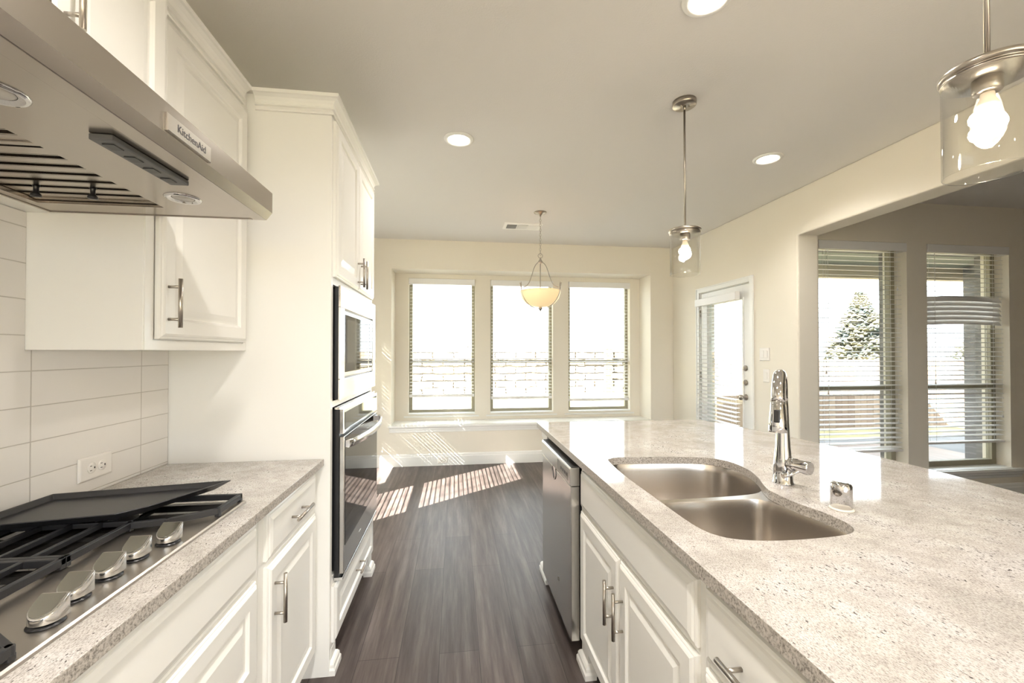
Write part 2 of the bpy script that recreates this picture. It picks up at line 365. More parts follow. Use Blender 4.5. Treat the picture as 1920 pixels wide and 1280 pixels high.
# nook left wall with two windows
def wall_x(mb, x0, x1, y0, y1, z0, z1, opens):
    y = y0
    for a, b, c, d in sorted(opens):
        if a > y: mb.box(x0, x1, y, a, z0, z1)
        if c > z0: mb.box(x0, x1, a, b, z0, c)
        if d < z1: mb.box(x0, x1, a, b, d, z1)
        y = b
    if y1 > y: mb.box(x0, x1, y, y1, z0, z1)
    return mb
def wall_y(mb, y0, y1, x0, x1, z0, z1, opens):
    x = x0
    for a, b, c, d in sorted(opens):
        if a > x: mb.box(x, a, y0, y1, z0, z1)
        if c > z0: mb.box(a, b, y0, y1, z0, c)
        if d < z1: mb.box(a, b, y0, y1, d, z1)
        x = b
    if x1 > x: mb.box(x, x1, y0, y1, z0, z1)
    return mb
LW = [(2.80, 3.62, .58, 2.36), (3.88, 4.70, .58, 2.36)]
struct(wall_x(MB(), XNL - .12, XNL, YE - .002, YN + .14, 0, ZC, LW), 'wall_nook_left', 'wall', 'cream side wall of the breakfast nook', 'wall')
NX0, NX1, NZ0, NZ1 = -.759, 2.498, .487, 2.363
BW = [(-.593, .251, .575, 2.307), (.452, 1.287, .575, 2.307), (1.499, 2.358, .575, 2.307)]
mb = MB(); wall_y(mb, YW, YN, XNL, XR2, 0, ZC, [(NX0, NX1, NZ0, NZ1)]); wall_y(mb, YN, YN + .14, XNL - .12, XR2, 0, ZC, BW)
struct(mb, 'wall_back', 'wall', 'cream end wall with a wide recess holding three windows', 'wall')
op = [(YREAR, 0), (-.25, 0), (-.25, 2.331), (3.179, 2.331), (3.179, 0), (3.76, 0), (3.76, 2.04), (4.612, 2.04), (4.612, 0), (YW, 0), (YW, ZC), (YREAR, ZC)]
mb = MB(); b = len(mb.v); n = len(op)
for x in (XR, XR2): mb.v += [(x, y, z) for y, z in op]
mb.face(list(range(n))); mb.face([n + i for i in range(n)])
for i in range(n): mb.face([i, (i + 1) % n, n + (i + 1) % n, n + i])
struct(mb, 'wall_right', 'wall', 'cream right wall with patio door and wide cased opening', 'wall', bevel=.012)
DW_ = [(3.15, 4.04, .29, 2.35), (4.25, 5.142, .29, 2.35)]
struct(wall_y(MB(), YD, YD + .22, XR2 + .001, XD2, 0, ZC, DW_), 'wall_dining_back', 'wall', 'taupe wall beyond the opening with two tall windows', 'wall')
struct(MB().box(XD2, XD2 + .15, YREAR, YD + .22, 0, ZC), 'wall_dining_right', 'wall', 'side wall of the room beyond the opening', 'wall')
struct(wall_y(MB(), YREAR - .15, YREAR, XL - .14, XD2, 0, ZC, [(-.8, 2.5, .35, 2.5)]), 'wall_rear', 'wall', 'wall behind the camera with an added wide opening for daylight', 'wall')  # the opening is added to let sky light reach the kitchen
BB = [(0, 0), (.016, 0), (.016, .105), (.012, .118), (.012, .128), (.005, .142), (0, .145)]
def bb(path, name, label): struct(MB().molding(path, BB), name, 'trim', label, 'baseboard')
bb([(XNL + .01, YW), (XR, YW)], 'baseboard_back', 'white baseboard under the window recess')
bb([(XR, YW - .02), (XR, 4.672)], 'baseboard_right', 'white baseboard between patio door and corner')
bb([(XR, 3.70), (XR, 3.179)], 'baseboard_right_near', 'white baseboard beside the cased opening')
bb([(XR2 + .005, YD), (XD2, YD)], 'baseboard_dining', 'baseboard under the two tall windows beyond the opening')
# sill of the recess and stools
mb = MB().box(NX0 - .035, NX1 + .035, YW - .03, YW + .0, NZ0 - .022, NZ0).box(NX0 + .001, NX1 - .001, YW, YN - .001, NZ0 - .02 + .021, NZ0 + .004)
mb.molding([(NX0 - .02, YW), (NX1 + .02, YW)], [(0, NZ0 - .085), (.008, NZ0 - .085), (.010, NZ0 - .06), (.013, NZ0 - .05), (.014, NZ0 - .035), (.020, NZ0 - .022), (0, NZ0 - .022)])
struct(mb, 'trim_1', 'trim', 'white sill and apron under the window recess', 'sill', bevel=.004)
for i, (a, b, c, d) in enumerate(BW):
    struct(MB().box(a - .055, b + .05, YN - .018, YN - .0005, c - .045, c - .028).box(a + .001, b - .001, YN - .018, YN + .075, c - .028 + .02, c + .006), 'trim_%d' % (i + 2), 'trim', 'narrow white stool below the %s window of the recess' % ('left', 'middle', 'right')[i], 'sill')
mb = MB().box(3.11, 5.27, YD - .045, YD - .0005, .262, .288).molding([(3.13, YD), (5.25, YD)], [(0, .20), (.008, .20), (.010, .222), (.018, .232), (.020, .25), (.028, .262), (0, .262)])
for a, b, c, d in DW_: mb.box(a + .001, b - .001, YD - .02, YD + .11, .27, .2895 + .003)
struct(mb, 'trim_5', 'trim', 'long sill and apron under the two tall windows', 'sill', bevel=.003)

# ------------------------------------------------------------------ windows
wn = [0]
def window(axis, p, a, b, z0, z1, zr, label, inner, fw=.042):
    """sash window in plane axis=p; opening a..b, z0..z1; inner = sign towards the room"""
    wn[0] += 1; e = empty('window_%d' % wn[0], ((a + b) / 2, p, z0) if axis == 'Y' else (p, (a + b) / 2, z0), label, 'window', kind='structure')
    def bx(mb, u0, u1, d0, d1, c0, c1):
        lo, hi = sorted((p + d0 * -inner, p + d1 * -inner))
        if axis == 'Y': mb.box(u0, u1, lo, hi, c0, c1)
        else: mb.box(lo, hi, u0, u1, c0, c1)
        return mb
    mb = MB(); bx(mb, a + .001, a + fw, 0, .05, z0 + .001, z1 - .001); bx(mb, b - fw, b - .001, 0, .05, z0 + .001, z1 - .001)
    bx(mb, a + fw, b - fw, 0, .05, z0 + .001, z0 + fw); bx(mb, a + fw, b - fw, 0, .05, z1 - fw, z1 - .001)
    mb.build('window_frame', 'winframe', e, bevel=.003)
    mb = MB(); bx(mb, a + fw, b - fw, -.004, .04, zr - .018, zr + .02); mb.build('meeting_rail', 'winframe', e, bevel=.002)
    mb = MB(); bx(mb, a + fw, b - fw, .022, .026, z0 + fw, zr - .018); mb.build('pane', 'glass', e)
    mb = MB(); bx(mb, a + fw, b - fw, .030, .034, zr + .02, z1 - fw); mb.build('pane', 'glass', e)
for (a, b, c, d), n in zip(BW, ('left', 'middle', 'right')): window('Y', YN + .075, a, b, c, d, 1.235, '%s almond framed sash window of the three in the recess' % n, -1)
for (a, b, c, d), n in zip(DW_, ('left', 'right')): window('Y', YD + .11, a, b, c, d, 1.03, '%s tall sash window beyond the opening' % n, -1, .05)
for (a, b, c, d), n in zip(LW, ('nearer', 'farther')): window('X', XNL - .055, a, b, c, d, 1.25, '%s sash window in the nook side wall' % n, 1, .03)
# big rear window, unseen, added to bring daylight in from behind the camera
wn[0] += 1; e = empty('window_%d' % wn[0], (.85, YREAR - .08, .35), 'added wide window behind the camera, for fill daylight', 'window', kind='structure')
mb = MB()
for x in (-.8, .3, 1.4, 2.45): mb.box(x, x + .05, YREAR - .1, YREAR - .05, .351, 2.499)
mb.box(-.75, 2.45, YREAR - .1, YREAR - .05, .351, .40).box(-.75, 2.45, YREAR - .1, YREAR - .05, 2.45, 2.499); mb.build('window_frame', 'winframe', e)

# ------------------------------------------------------------------ blinds
def blind(axis, p, a, b, ztop, zbot, label, inner, group, tilt=8, valance_h=.075, closed=None, zlast=None, bow=None, vdepth=.065, slat_w=.05, pitch=.0433, cords=(.14, .86), tassel=(), cord_r=.0011, rail_h=.02):
    """inner: +-1 direction to the room along the axis; p = plane of slat centre"""
    e = empty('window_blind', ((a + b) / 2, p, zbot) if axis == 'Y' else (p, (a + b) / 2, zbot), label, 'blind', group)
    def P(u, dd, z): return (u, p + dd * inner, z) if axis == 'Y' else (p + dd * inner, u, z)
    def bx(mb, u0, u1, d0, d1, c0, c1):
        q0, q1 = P(u0, d0, c0), P(u1, d1, c1); mb.box(min(q0[0], q1[0]), max(q0[0], q1[0]), min(q0[1], q1[1]), max(q0[1], q1[1]), c0, c1)
    mb = MB(); bx(mb, a - .004, b + .004, vdepth - .012, vdepth, ztop - valance_h, ztop); bx(mb, a - .004, a + .008, -.02, vdepth - .012, ztop - valance_h, ztop); bx(mb, b - .008, b + .004, -.02, vdepth - .012, ztop - valance_h, ztop)
    mb.build('valance', 'blind', e, bevel=.003)
    mb = MB(); bx(mb, a + .01, b - .01, -.02, .025, ztop - .045, ztop - .004); mb.build('head_rail', 'blind', e)
    mb = MB(); z = ztop - valance_h + .005; k = 0
    while z > zbot + rail_h + .015:
        t = R(tilt + random.uniform(-1.5, 1.5)); sag = 0
        if closed and closed[0] < z < closed[1]: t = R(66)
        c_, s_ = math.cos(t) * slat_w / 2, math.sin(t) * slat_w / 2
        segs = 10; rows = []
        for j in range(segs + 1):
            u = a + .006 + (b - a - .012) * j / segs; zz = z + (bow(j / segs) if (bow and closed and closed[0] < z < closed[1]) else 0)
            rows.append([P(u, c_, zz - s_), P(u, 0, zz + .0022), P(u, -c_, zz + s_), P(u, -c_ + .001, zz + s_ - .0028), P(u, 0, zz - .0006), P(u, c_ - .001, zz - s_ - .0028)])
        mb.loft(rows, True, True, False); z -= pitch; k += 1
    mb.build('slats', 'blind', e)
    mb = MB(); bx(mb, a + .002, b - .002, -.027, .027, zbot, zbot + rail_h); mb.build('bottom_rail', 'blind', e, bevel=.003)
    mb = MB()
    for f in cords:
        u = a + (b - a) * f
        for dd in (-slat_w / 2 - .002, slat_w / 2 + .002): mb.tube([P(u, dd, ztop - .06), P(u, dd, zbot + .01)], cord_r, 5)
    mb.build('ladder_cord', 'blind', e)
    for (f, z) in tassel:
        u = a + (b - a) * f
        mb = MB().tube([P(u, slat_w / 2 + .012, ztop - valance_h), P(u, slat_w / 2 + .012, z)], .0010, 5)
        q = P(u, slat_w / 2 + .012, z - .03); mb.lathe(q, [(.002, .03), (.005, .02), (.008, 0), (.0001, 0)], 10); mb.build('pull_cord', 'blind', e)
    return e
G1 = 'window blinds in the recess'
blind('Y', YN + .035, -.585, .243, 2.301, .785, 'white blind on the left window of the recess, raised just above the frame', -1, G1, tassel=((.9, 1.45),), rail_h=.034)
blind('Y', YN + .035, .460, 1.279, 2.301, .745, 'white blind on the middle window of the recess, behind the hanging bowl lamp', -1, G1, tassel=((.95, 1.1),), rail_h=.034)
blind('Y', YN + .035, 1.507, 2.350, 2.301, .705, 'white blind on the right window of the recess, lowest of three at its right end', -1, G1, tassel=((.93, 1.9), (.93, 1.12)), rail_h=.034)
G2 = 'window blinds beyond the opening'
blind('Y', YD + .062, 3.158, 4.032, 2.346, .462, 'long white blind on the left tall window beyond the opening', -1, G2, tassel=((.12, 1.02), (.93, 1.95), (.93, .75), (.1, 1.2)), vdepth=.07)
blind('Y', YD + .062, 4.258, 5.134, 2.346, .515, 'white blind with several slats flipped shut on the right tall window', -1, G2, tassel=((.12, 1.1), (.95, .78)), closed=(1.62, 1.86), bow=lambda t: .012 * math.sin(math.pi * t) + .01, vdepth=.07)
G3 = 'blinds on the nook side windows'
blind('X', XNL - .02, 2.806, 3.614, 2.355, .62, 'white open blind on the nearer nook side window', 1, G3, vdepth=.035, slat_w=.05, cords=(.30, .66), tilt=36, cord_r=.0045)
blind('X', XNL - .02, 3.886, 4.694, 2.355, .88, 'white closed blind on the farther nook side window', 1, G3, vdepth=.035, slat_w=.05, tilt=78)

# ------------------------------------------------------------------ patio door
e = empty('door_1', (XR + .03, 4.19, 0), 'white patio door with a tall glass lite in the right wall', 'door', kind='structure')
mb = wall_x(MB(), XR + .012, XR + .056, 3.774, 4.600, .012, 2.030, [(3.88, 4.47, .25, 1.885)]); mb.build('door_slab', 'trim', e, bevel=.002)
MB().rings((XR + .012, 3.862, .232), (0, 1, 0), (0, 0, 1), (-1, 0, 0), .626, 1.671, [(0, 0), (0, .006), (.004, .010), (.014, .010), (.020, .004), (.020, 0)], cap=False)
mb = MB()
for a, b, c, d in ((3.862, 4.488, 1.885, 1.905), (3.862, 4.488, .230, .250), (3.862, 3.880, .25, 1.885), (4.470, 4.488, .25, 1.885)): mb.box(XR + .002, XR + .012, a, b, c, d)
mb.build('lite_frame', 'trim', e, bevel=.002)
MB().box(XR + .030, XR + .034, 3.88, 4.47, .25, 1.885).build('pane', 'glass', e)
k = MB().lathe((XR + .012, 3.838, .922), [(.030, -.001), (.030, -.006), (.012, -.012), (.011, -.035), (.022, -.042), (.028, -.055), (.024, -.068), (.0001, -.072)], 20, 'X').build('door_knob', 'nickel', e)
for z in (1.205, 1.064):
    k = MB().lathe((XR + .012, 3.838, z), [(.028, -.001), (.028, -.010), (.022, -.016), (.0001, -.016)], 20, 'X').box(XR - .018, XR - .004, 3.833, 3.843, z - .014, z + .014).build('deadbolt', 'nickel', e)
for z in (1.80, 1.09, .25): MB().tube([(XR + .004, 4.604, z - .045), (XR + .004, 4.604, z + .045)], .006, 8).build('hinge', 'nickel', e)
CAS = [(0, 0), (.058, 0), (.058, .012), (.05, .017), (.012, .010), (0, .006)]
mb = MB()
for y0, y1, s_ in ((4.612, 4.668, 1), (3.704, 3.760, -1)):
    mb.box(XR - .011, XR - .0005, y0, y1, 0, 2.096)
    yy = y1 - .016 if s_ > 0 else y0
    mb.box(XR - .018, XR - .011, yy, yy + .016, 0, 2.096)
mb.box(XR - .011, XR - .0005, 3.760, 4.612, 2.04, 2.096).box(XR - .018, XR - .011, 3.72, 4.652, 2.08, 2.096)
mb.box(XR, XR + .15, 4.603, 4.6115, 0, 2.039).box(XR, XR + .15, 3.7605, 3.769, 0, 2.039).box(XR, XR + .15, 3.769, 4.603, 2.033, 2.039)
struct(mb, 'trim_6', 'trim', 'white casing around the patio door', 'door casing', bevel=.003)
blind('X', XR - .038, 3.886, 4.598, 1.962, .24, 'white blind hung on the patio door', -1, None, valance_h=.08, vdepth=.03, cords=(.1, .9), tassel=())

# ------------------------------------------------------------------ wall plates
def plate(name, axis, p, sgn, c, cz, w, h, label, cat, kind_):
    e = empty(name, (c, p, cz) if axis == 'Y' else (p, c, cz), label, cat)
    O = (p, c - w / 2, cz - h / 2) if axis == 'X' else (c - w / 2, p, cz - h / 2)
    U = (0, 1, 0) if axis == 'X' else (1, 0, 0); Nn = (sgn, 0, 0) if axis == 'X' else (0, sgn, 0)
    MB().rings(O, U, (0, 0, 1), Nn, w, h, [(0, .0005), (0, .003), (.003, .006), (.006, .007)]).build('cover_plate', 'plate', e)
    def bx(mb, u0, u1, z0, z1, d0, d1):
        if axis == 'X': mb.box(min(p + sgn * d0, p + sgn * d1), max(p + sgn * d0, p + sgn * d1), c + u0, c + u1, cz + z0, cz + z1)
        else: mb.box(c + u0, c + u1, min(p + sgn * d0, p + sgn * d1), max(p + sgn * d0, p + sgn * d1), cz + z0, cz + z1)
    if kind_ == 'duplex':
        for q in (-.02, .02):
            mb = MB(); oc = (p + sgn * .0065, c + q, cz) if axis == 'X' else (c + q, p + sgn * .0065, cz)
            mb.lathe(oc, [(.0165, 0), (.0165, .002 * sgn), (.015, .003 * sgn), (.0001, .003 * sgn)], 24, axis); r = mb.build('receptacle', 'plate', e)
            mb = MB(); bx(mb, q - .009, q - .002, .006, .008, .0095, .0099); bx(mb, q - .009, q - .002, -.008, -.006, .0095, .0099); bx(mb, q + .006, q + .010, -.003, .003, .0095, .0099); mb.build('slots', 'slot', r)
    else:
        n = {'double': (-.023, .023), 'single': (0,)}[kind_]
        for q in n:
            mb = MB(); bx(mb, q - .0165, q + .0165, -.033, .033, .007, .0105); mb.build('rocker', 'plate', e, bevel=.002)
    return e
plate('power_outlet', 'X', XL, 1, 1.537, .997, .128, .074, 'horizontal double power outlet on the white tile backsplash', 'power outlet', 'duplex')
plate('power_outlet', 'Y', YW - .016, -1, -.151, .0625, .115, .07, 'small outlet set in the baseboard under the windows', 'power outlet', 'duplex')
plate('light_switch', 'X', XR, -1, 3.565, 1.343, .125, .118, 'upper two-rocker light switch beside the patio door', 'light switch', 'double')
plate('light_switch', 'X', XR, -1, 3.545, 1.147, .075, .118, 'lower single-rocker light switch beside the patio door', 'light switch', 'single')

# ------------------------------------------------------------------ cabinet helpers
RAISED = [(0, 0), (0, .010), (.004, .013), (.007, .0135), (.010, .017), (.016, .020), (.056, .020), (.060, .0165), (.063, .0115), (.068, .0105), (.074, .0115), (.094, .0185)]
SLAB = [(0, 0), (0, .009), (.004, .012), (.008, .0125), (.012, .0165), (.024, .020)]
def front(name, parent, side, xf, y0, y1, z0, z1, prof, hinge=None):
    """side=+1 faces +X, -1 faces -X"""
    mb = MB(); mb.rings((xf, y0, z0), (0, 1, 0), (0, 0, 1), (side, 0, 0), y1 - y0, z1 - z0, prof); return mb.build(name, 'cab', parent)
def pull(parent, side, xf, y, z, L=.155, vertical=True, sp=.096, out=.032):
    mb = MB(); x = xf + side * out
    if vertical:
        mb.tube([(x, y, z - L / 2), (x, y, z + L / 2)], .006, 14)
        for q in (-sp / 2, sp / 2): mb.tube([(xf - side * .0005, y, z + q), (x, y, z + q)], .0045, 10)
    else:
        mb.tube([(x, y - L / 2, z), (x, y + L / 2, z)], .006, 14)
        for q in (-sp / 2, sp / 2): mb.tube([(xf - side * .0005, y + q, z), (x, y + q, z)], .0045, 10)
    return mb.build('handle', 'nickel', parent)
CT = 2.447
CROWN = [(0, CT - .077), (.009, CT - .077), (.011, CT - .072), (.009, CT - .066), (.004, CT - .063), (.004, CT - .058), (.012, CT - .055), (.013, CT - .050), (.008, CT - .046), (.010, CT - .036), (.017, CT - .024), (.028, CT - .016), (.036, CT - .014), (.036, CT), (0, CT)]
def foot(mb, side, xf, y0, y1, h=.10):
    # furniture foot with ogee base: block plus stepped plinth in front
    xs = sorted((xf, xf - side * .04)); mb.box(xs[0], xs[1], y0, y1, 0, h)
    a, b = (y0, y1)
    prof = [(0, 0), (.020, 0), (.020, .022), (.015, .030), (.014, .042), (.008, .052), (0, .058)]
    if side > 0: path = [(xf - .03, a), (xf, a), (xf, b), (xf - .03, b)]
    else: path = [(xf + .03, b), (xf, b), (xf, a), (xf + .03, a)]
    mb.molding(path, prof); return mb

# ------------------------------------------------------------------ left run: upper cabinets
e = empty('wall_cabinet', (-1.0, 1.6, 1.369), 'cream wall cabinet with one door, between the range hood and tall oven cabinet', 'cabinet')
MB().box(XL - .007, -.862, 1.3105, YT - .001, 1.369, 2.44).build('cabinet_body', 'cab', e, bevel=.0015)
MB().box(-.8618, -.8585, 1.3115, 1.3445, 1.370, 2.37).box(-.8618, -.8585, 1.8665, 1.891, 1.370, 2.37).box(-.8618, -.8585, 1.3445, 1.8665, 1.370, 1.398).build('face_frame', 'cab', e)
d = front('door', e, 1, -.8583, 1.350, 1.862, 1.402, 2.345, RAISED); pull(d, 1, -.838, 1.378, 1.508, .145)
MB().molding([(-.862, 1.31), (-.862, 1.8555)], CROWN).build('crown_molding', 'cab', e)
e = empty('wall_cabinet', (-.97, .93, 1.745), 'cream two-door wall cabinet directly above the range hood', 'cabinet')
XH = -.806
MB().box(XL - .007, XH, .551, 1.3095, 1.83, 2.44).build('cabinet_body', 'cab', e, bevel=.0015)
MB().box(XL - .007, -1.092, .551, 1.3095, 1.742, 1.829).build('filler_panel', 'cab', e)
d = front('door', e, 1, XH, .570, .925, 1.85, 2.345, RAISED); pull(d, 1, XH + .02, .893, 1.985, .155)
d = front('door', e, 1, XH, .937, 1.285, 1.85, 2.345, RAISED); pull(d, 1, XH + .02, .970, 2.098, .155)
MB().molding([(XH, .551), (XH, 1.3095), (-.83, 1.3095)], CROWN).build('crown_molding', 'cab', e)

# ------------------------------------------------------------------ tall oven cabinet
XT = -.524
e = empty('tall_cabinet', (-.84, 2.34, 0), 'tall cream cabinet housing the microwave and wall oven', 'cabinet')
mb = MB().box(XL - .007, XT, YT, YT + .03, .0, 2.44).box(XL - .007, XT, YE - .03, YE, .10, 2.44).box(XL - .007, XT - .07, YE - .03, YE, 0, .10)
mb.box(XL - .007, -1.135, YT + .03, YE - .03, .1, 2.44)
for z0, z1 in ((.10, .40), (1.125, 1.152), (1.655, 2.44)): mb.box(-1.135, XT, YT + .03, YE - .03, z0, z1)
mb.build('cabinet_body', 'cab', e, bevel=.0015)
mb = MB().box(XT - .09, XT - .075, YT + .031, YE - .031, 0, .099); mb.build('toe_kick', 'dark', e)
mb = foot(MB(), 1, XT + .002, YT + .021, YT + .085); mb.build('foot', 'cab', e)
mb = foot(MB(), 1, XT + .002, YE - .07, YE + .002); mb.build('foot', 'cab', e)
d = front('door', e, 1, XT, 1.918, 2.335, 1.688, 2.362, RAISED); pull(d, 1, XT + .02, 2.300, 1.775, .15)
d = front('door', e, 1, XT, 2.341, 2.757, 1.688, 2.362, RAISED); pull(d, 1, XT + .02, 2.376, 1.775, .15)
d = front('drawer', e, 1, XT, 1.918, 2.757, .125, .362, RAISED); pull(d, 1, XT + .02, 2.335, .245, .155, False)
MB().molding([(-.826, YT - .0005), (XT, YT - .0005), (XT, YE), (XL, YE)], CROWN).build('crown_molding', 'cab', e)

# microwave
e = empty('microwave', (-.6, 2.34, 1.153), 'built-in microwave with bright steel trim above the wall oven', 'microwave')
MB().box(-.95, XT + .001, 1.965, 2.715, 1.160, 1.648).build('microwave_body', 'blackplastic', e)
MB().box(XT + .0015, -.507, 1.944, 2.741, 1.158, 1.650).build('side_flange', 'blackplastic', e)
mb = MB(); x0, x1 = -.507, -.496
mb.box(x0, x1, 1.940, 2.745, 1.153, 1.245).box(x0, x1, 1.940, 2.745, 1.560, 1.655).box(x0, x1, 1.940, 2.010, 1.245, 1.560).box(x0, x1, 2.675, 2.745, 1.245, 1.560)
mb.build('trim_frame', 'steel_mw', e, bevel=.002)
MB().box(-.519, -.5, 2.018, 2.667, 1.254, 1.551).build('oven_door', 'steel_mw', e, bevel=.002)
MB().box(-.4999, -.4985, 2.034, 2.545, 1.272, 1.534).build('door_glass', 'blackglass', e)
MB().box(-.4984, -.4975, 2.055, 2.50, 1.312, 1.515).build('door_window', 'mwglass', e)
MB().box(-.4999, -.4985, 2.575, 2.655, 1.272, 1.534).build('control_panel', 'blackglass', e)
# wall oven
e = empty('wall_oven', (-.6, 2.34, .4), 'steel and black glass wall oven under the microwave', 'oven')
MB().box(-1.1, XT + .001, 1.965, 2.715, .405, 1.120).build('oven_body', 'blackplastic', e)
mb = MB().box(XT + .0015, -.503, 1.948, 2.738, .375, 1.112); mb.build('side_flange', 'blackplastic', e)
MB().box(XT + .0015, -.499, 1.944, 2.742, 1.1125, 1.122).build('top_trim', 'steel_mw', e, bevel=.001)
mb = MB().box(-.5025, -.484, 1.950, 2.740, 1.006, 1.112); mb.build('control_panel', 'steel_mw', e, bevel=.002)
MB().box(-.4838, -.4825, 1.972, 2.718, 1.020, 1.098).build('display_glass', 'mwglass', e)
dr = MB().box(-.5025, -.482, 1.950, 2.740, .398, .994).build('oven_door', 'steel_z', e, bevel=.003)
MB().box(-.4818, -.4805, 1.966, 2.724, .515, .992).build('door_glass', 'blackglass', dr)
rows = []
for j in range(21):
    t = j / 20; y = 1.965 + t * .762; out = .012 + .048 * math.sin(math.pi * t) ** .6
    x = -.4804 + out; rows.append([(x, y, .942), (x + .006, y, .945), (x + .006, y, .975), (x, y, .979), (x - .006, y, .975), (x - .006, y, .945)])
MB().loft(rows, True, True).box(-.4804, -.462, 1.966, 1.99, .945, .975).box(-.4804, -.462, 2.70, 2.724, .945, .975).build('handle', 'steel_mw', dr)
MB().box(-.4818, -.481, 2.25, 2.29, .452, .457).build('logo', 'badge', dr)
MB().box(XT + .0015, -.486, 1.946, 2.742, .372, .384).build('bottom_trim', 'steel_mw', e, bevel=.001)

# ------------------------------------------------------------------ left base run
def base_cab(label, y0, y1, doors, drw, foot_end=False):
    e = empty('base_cabinet', (-.86, (y0 + y1) / 2, 0), label, 'cabinet'); XB = -.588
    MB().box(-1.146, XB, y0 + .0005, y1 - .0005, .10, .885).box(-1.146, XB - .07, y0 + .0005, y1 - .0005, 0, .10).build('cabinet_body', 'cab', e)
    for a, b in doors: 
        d = front('door', e, 1, XB, a, b, .125, .697, RAISED)
        yy = a + .038 if (len(doors) == 1 or a > doors[0][0]) else b - .038
        pull(d, 1, XB + .02, yy, .582, .155)
    d = front('drawer', e, 1, XB, drw[0], drw[1], .715, .860, SLAB)
    if foot_end: pull(d, 1, XB + .02, (drw[0] + drw[1]) / 2, .785, .155, False)
    return e
base_cab('cream base cabinet with small drawer and door next to the tall oven cabinet', 1.377, YT - .001, [(1.413, 1.868)], (1.413, 1.868), True)
e = base_cab('cream base cabinet under the gas cooktop, its flat top front without handle', .62, 1.376, [], (.655, 1.340))
for za, zb in ((.415, .697), (.125, .398)):
    d = front('drawer', e, 1, -.588, .655, 1.340, za, zb, RAISED); pull(d, 1, -.568, .9975, (za + zb) / 2, .155, False)
base_cab('cream base cabinet nearest the camera on the left', -.20, .619, [(-.17, .205), (.212, .59)], (-.17, .59))
mb = MB(); ct = [(-1.147, -.22), (-.548, -.22), (-.548, YT - .002), (-1.147, YT - .002)]
mb.holed(ct, [], .914, .028)
tag(mb.build('countertop', ['granite', 'granite_edge_shaded'], bevel=.003), 'speckled granite countertop on the left, under the cooktop', 'countertop')
# sliver of build-up strip under the slab
tag(MB().box(XL, XL + .0075 - .0005, -.22, 1.3095, .9145, 1.7405).box(XL, XL + .0075 - .0005, 1.3095, YT - .003, .9145, 1.3685).build('backsplash', 'tile', origin=(XL, .8, .9145)), 'glossy white subway tile backsplash behind the cooktop', 'backsplash').location.x -= .0075

# ------------------------------------------------------------------ range hood
e = empty('range_hood', (-.8, .93, 1.742), 'stainless steel range hood over the cooktop', 'range hood')
y0, y1 = .551, 1.309; hb = 1.743
mb = MB()
prof = [(-.525, 1.822), (-.525, 1.764), (-.541, hb), (-.575, hb), (-.575, hb + .01), (-.545, 1.775), (-.545, 1.815), (-.60, 1.815), (-.60, 1.822)]
b = len(mb.v)
for y in (y0, y1): mb.v += [(x, y, z) for x, z in prof]
n = len(prof)
for i in range(n): mb.face([b + i, b + (i + 1) % n, b + n + (i + 1) % n, b + n + i])
mb.face([b + i for i in range(n)]); mb.face([b + n + i for i in range(n)])
# sloped top canopy and side skins
mb.box(-1.088, -.60, y0, y1, 1.815, 1.822)
mb.box(-1.09, -.576, y0, y0 + .004, hb, 1.815).box(-1.09, -.576, y1 - .004, y1, hb, 1.815).box(-1.094, -1.088, y0, y1, hb, 1.822)
mb.build('canopy', 'steel_y', e, bevel=.0012)
# underside plate with filter opening
FO = [(-1.060, .600), (-.765, .600), (-.765, 1.236), (-1.060, 1.236)]
mb = MB(); mb.holed([(-1.087, y0 + .005), (-.577, y0 + .005), (-.577, y1 - .005), (-1.087, y1 - .005)], [FO[::-1]], hb + .0045, .002)
mb.build('underside_panel', ['steel_y', 'steel_y'], e)
mb = MB().box(-1.064, -1.060, .60, 1.24, hb + .004, hb + .045).box(-.765, -.761, .60, 1.24, hb + .004, hb + .045).box(-1.064, -.761, .596, .600, hb + .004, hb + .045).box(-1.064, -.761, 1.236, 1.240, hb + .004, hb + .045).box(-1.064, -.761, .596, 1.240, hb + .045, hb + .05)
mb.build('filter_recess', 'steel_y', e)
for a in (.604, .921):
    mb = MB(); bnum = 7; L = .309
    mb.box(-1.056, -.769, a, a + .012, hb + .010, hb + .034).box(-1.056, -.769, a + L - .012, a + L, hb + .010, hb + .034)
    for j in range(bnum):
        yy = a + .026 + j * (L - .05) / (bnum - 1)
        mb.box(-1.056, -.769, yy - .0145, yy + .0145, hb + .013, hb + .015); mb.bar((-1.056, yy + .021, hb + .030), (-.769, yy + .021, hb + .030), .020, .0015)
        mb.bar((-1.056, yy - .011, hb + .018), (-.769, yy - .011, hb + .018), .0015, .010); mb.bar((-1.056, yy + .011, hb + .018), (-.769, yy + .011, hb + .018), .0015, .010)
    fl = mb.build('baffle_filter', 'steel_y', e)
for X_, Y_ in ((-.985, 1.165), (-.865, 1.165)):
    MB().lathe((X_, Y_ - .02, hb - .012), [(.0001, 0), (.010, .001), (.010, .006), (.005, .012), (.005, .022), (.008, .028)], 12).build('filter_knob', 'blackplastic', e)
for yy in (1.155, .715):
    l = MB().lathe((-.672, yy, hb + .003), [(.024, -.0005), (.030, -.004), (.036, -.004), (.039, -.001), (.039, .0)], 32).build('light_ring', 'chrome', e)
    MB().lathe((-.672, yy, hb + .003), [(.0001, -.002), (.020, -.0022), (.0235, -.0005), (.0235, 0)], 24).build('light_lens', 'lens', l)
c_ = MB().prism([(-.634, .828), (-.596, .828), (-.590, 1.035), (-.628, 1.035)], hb - .009, hb + .002, z1f=None).build('control_panel', 'greyplastic', e, bevel=.002)
for q in (.855, .905, .955, 1.005): MB().box(-.624, -.604, q - .012, q + .012, hb - .0105, hb - .0092).build('button', 'blackplastic', c_, bevel=.001)
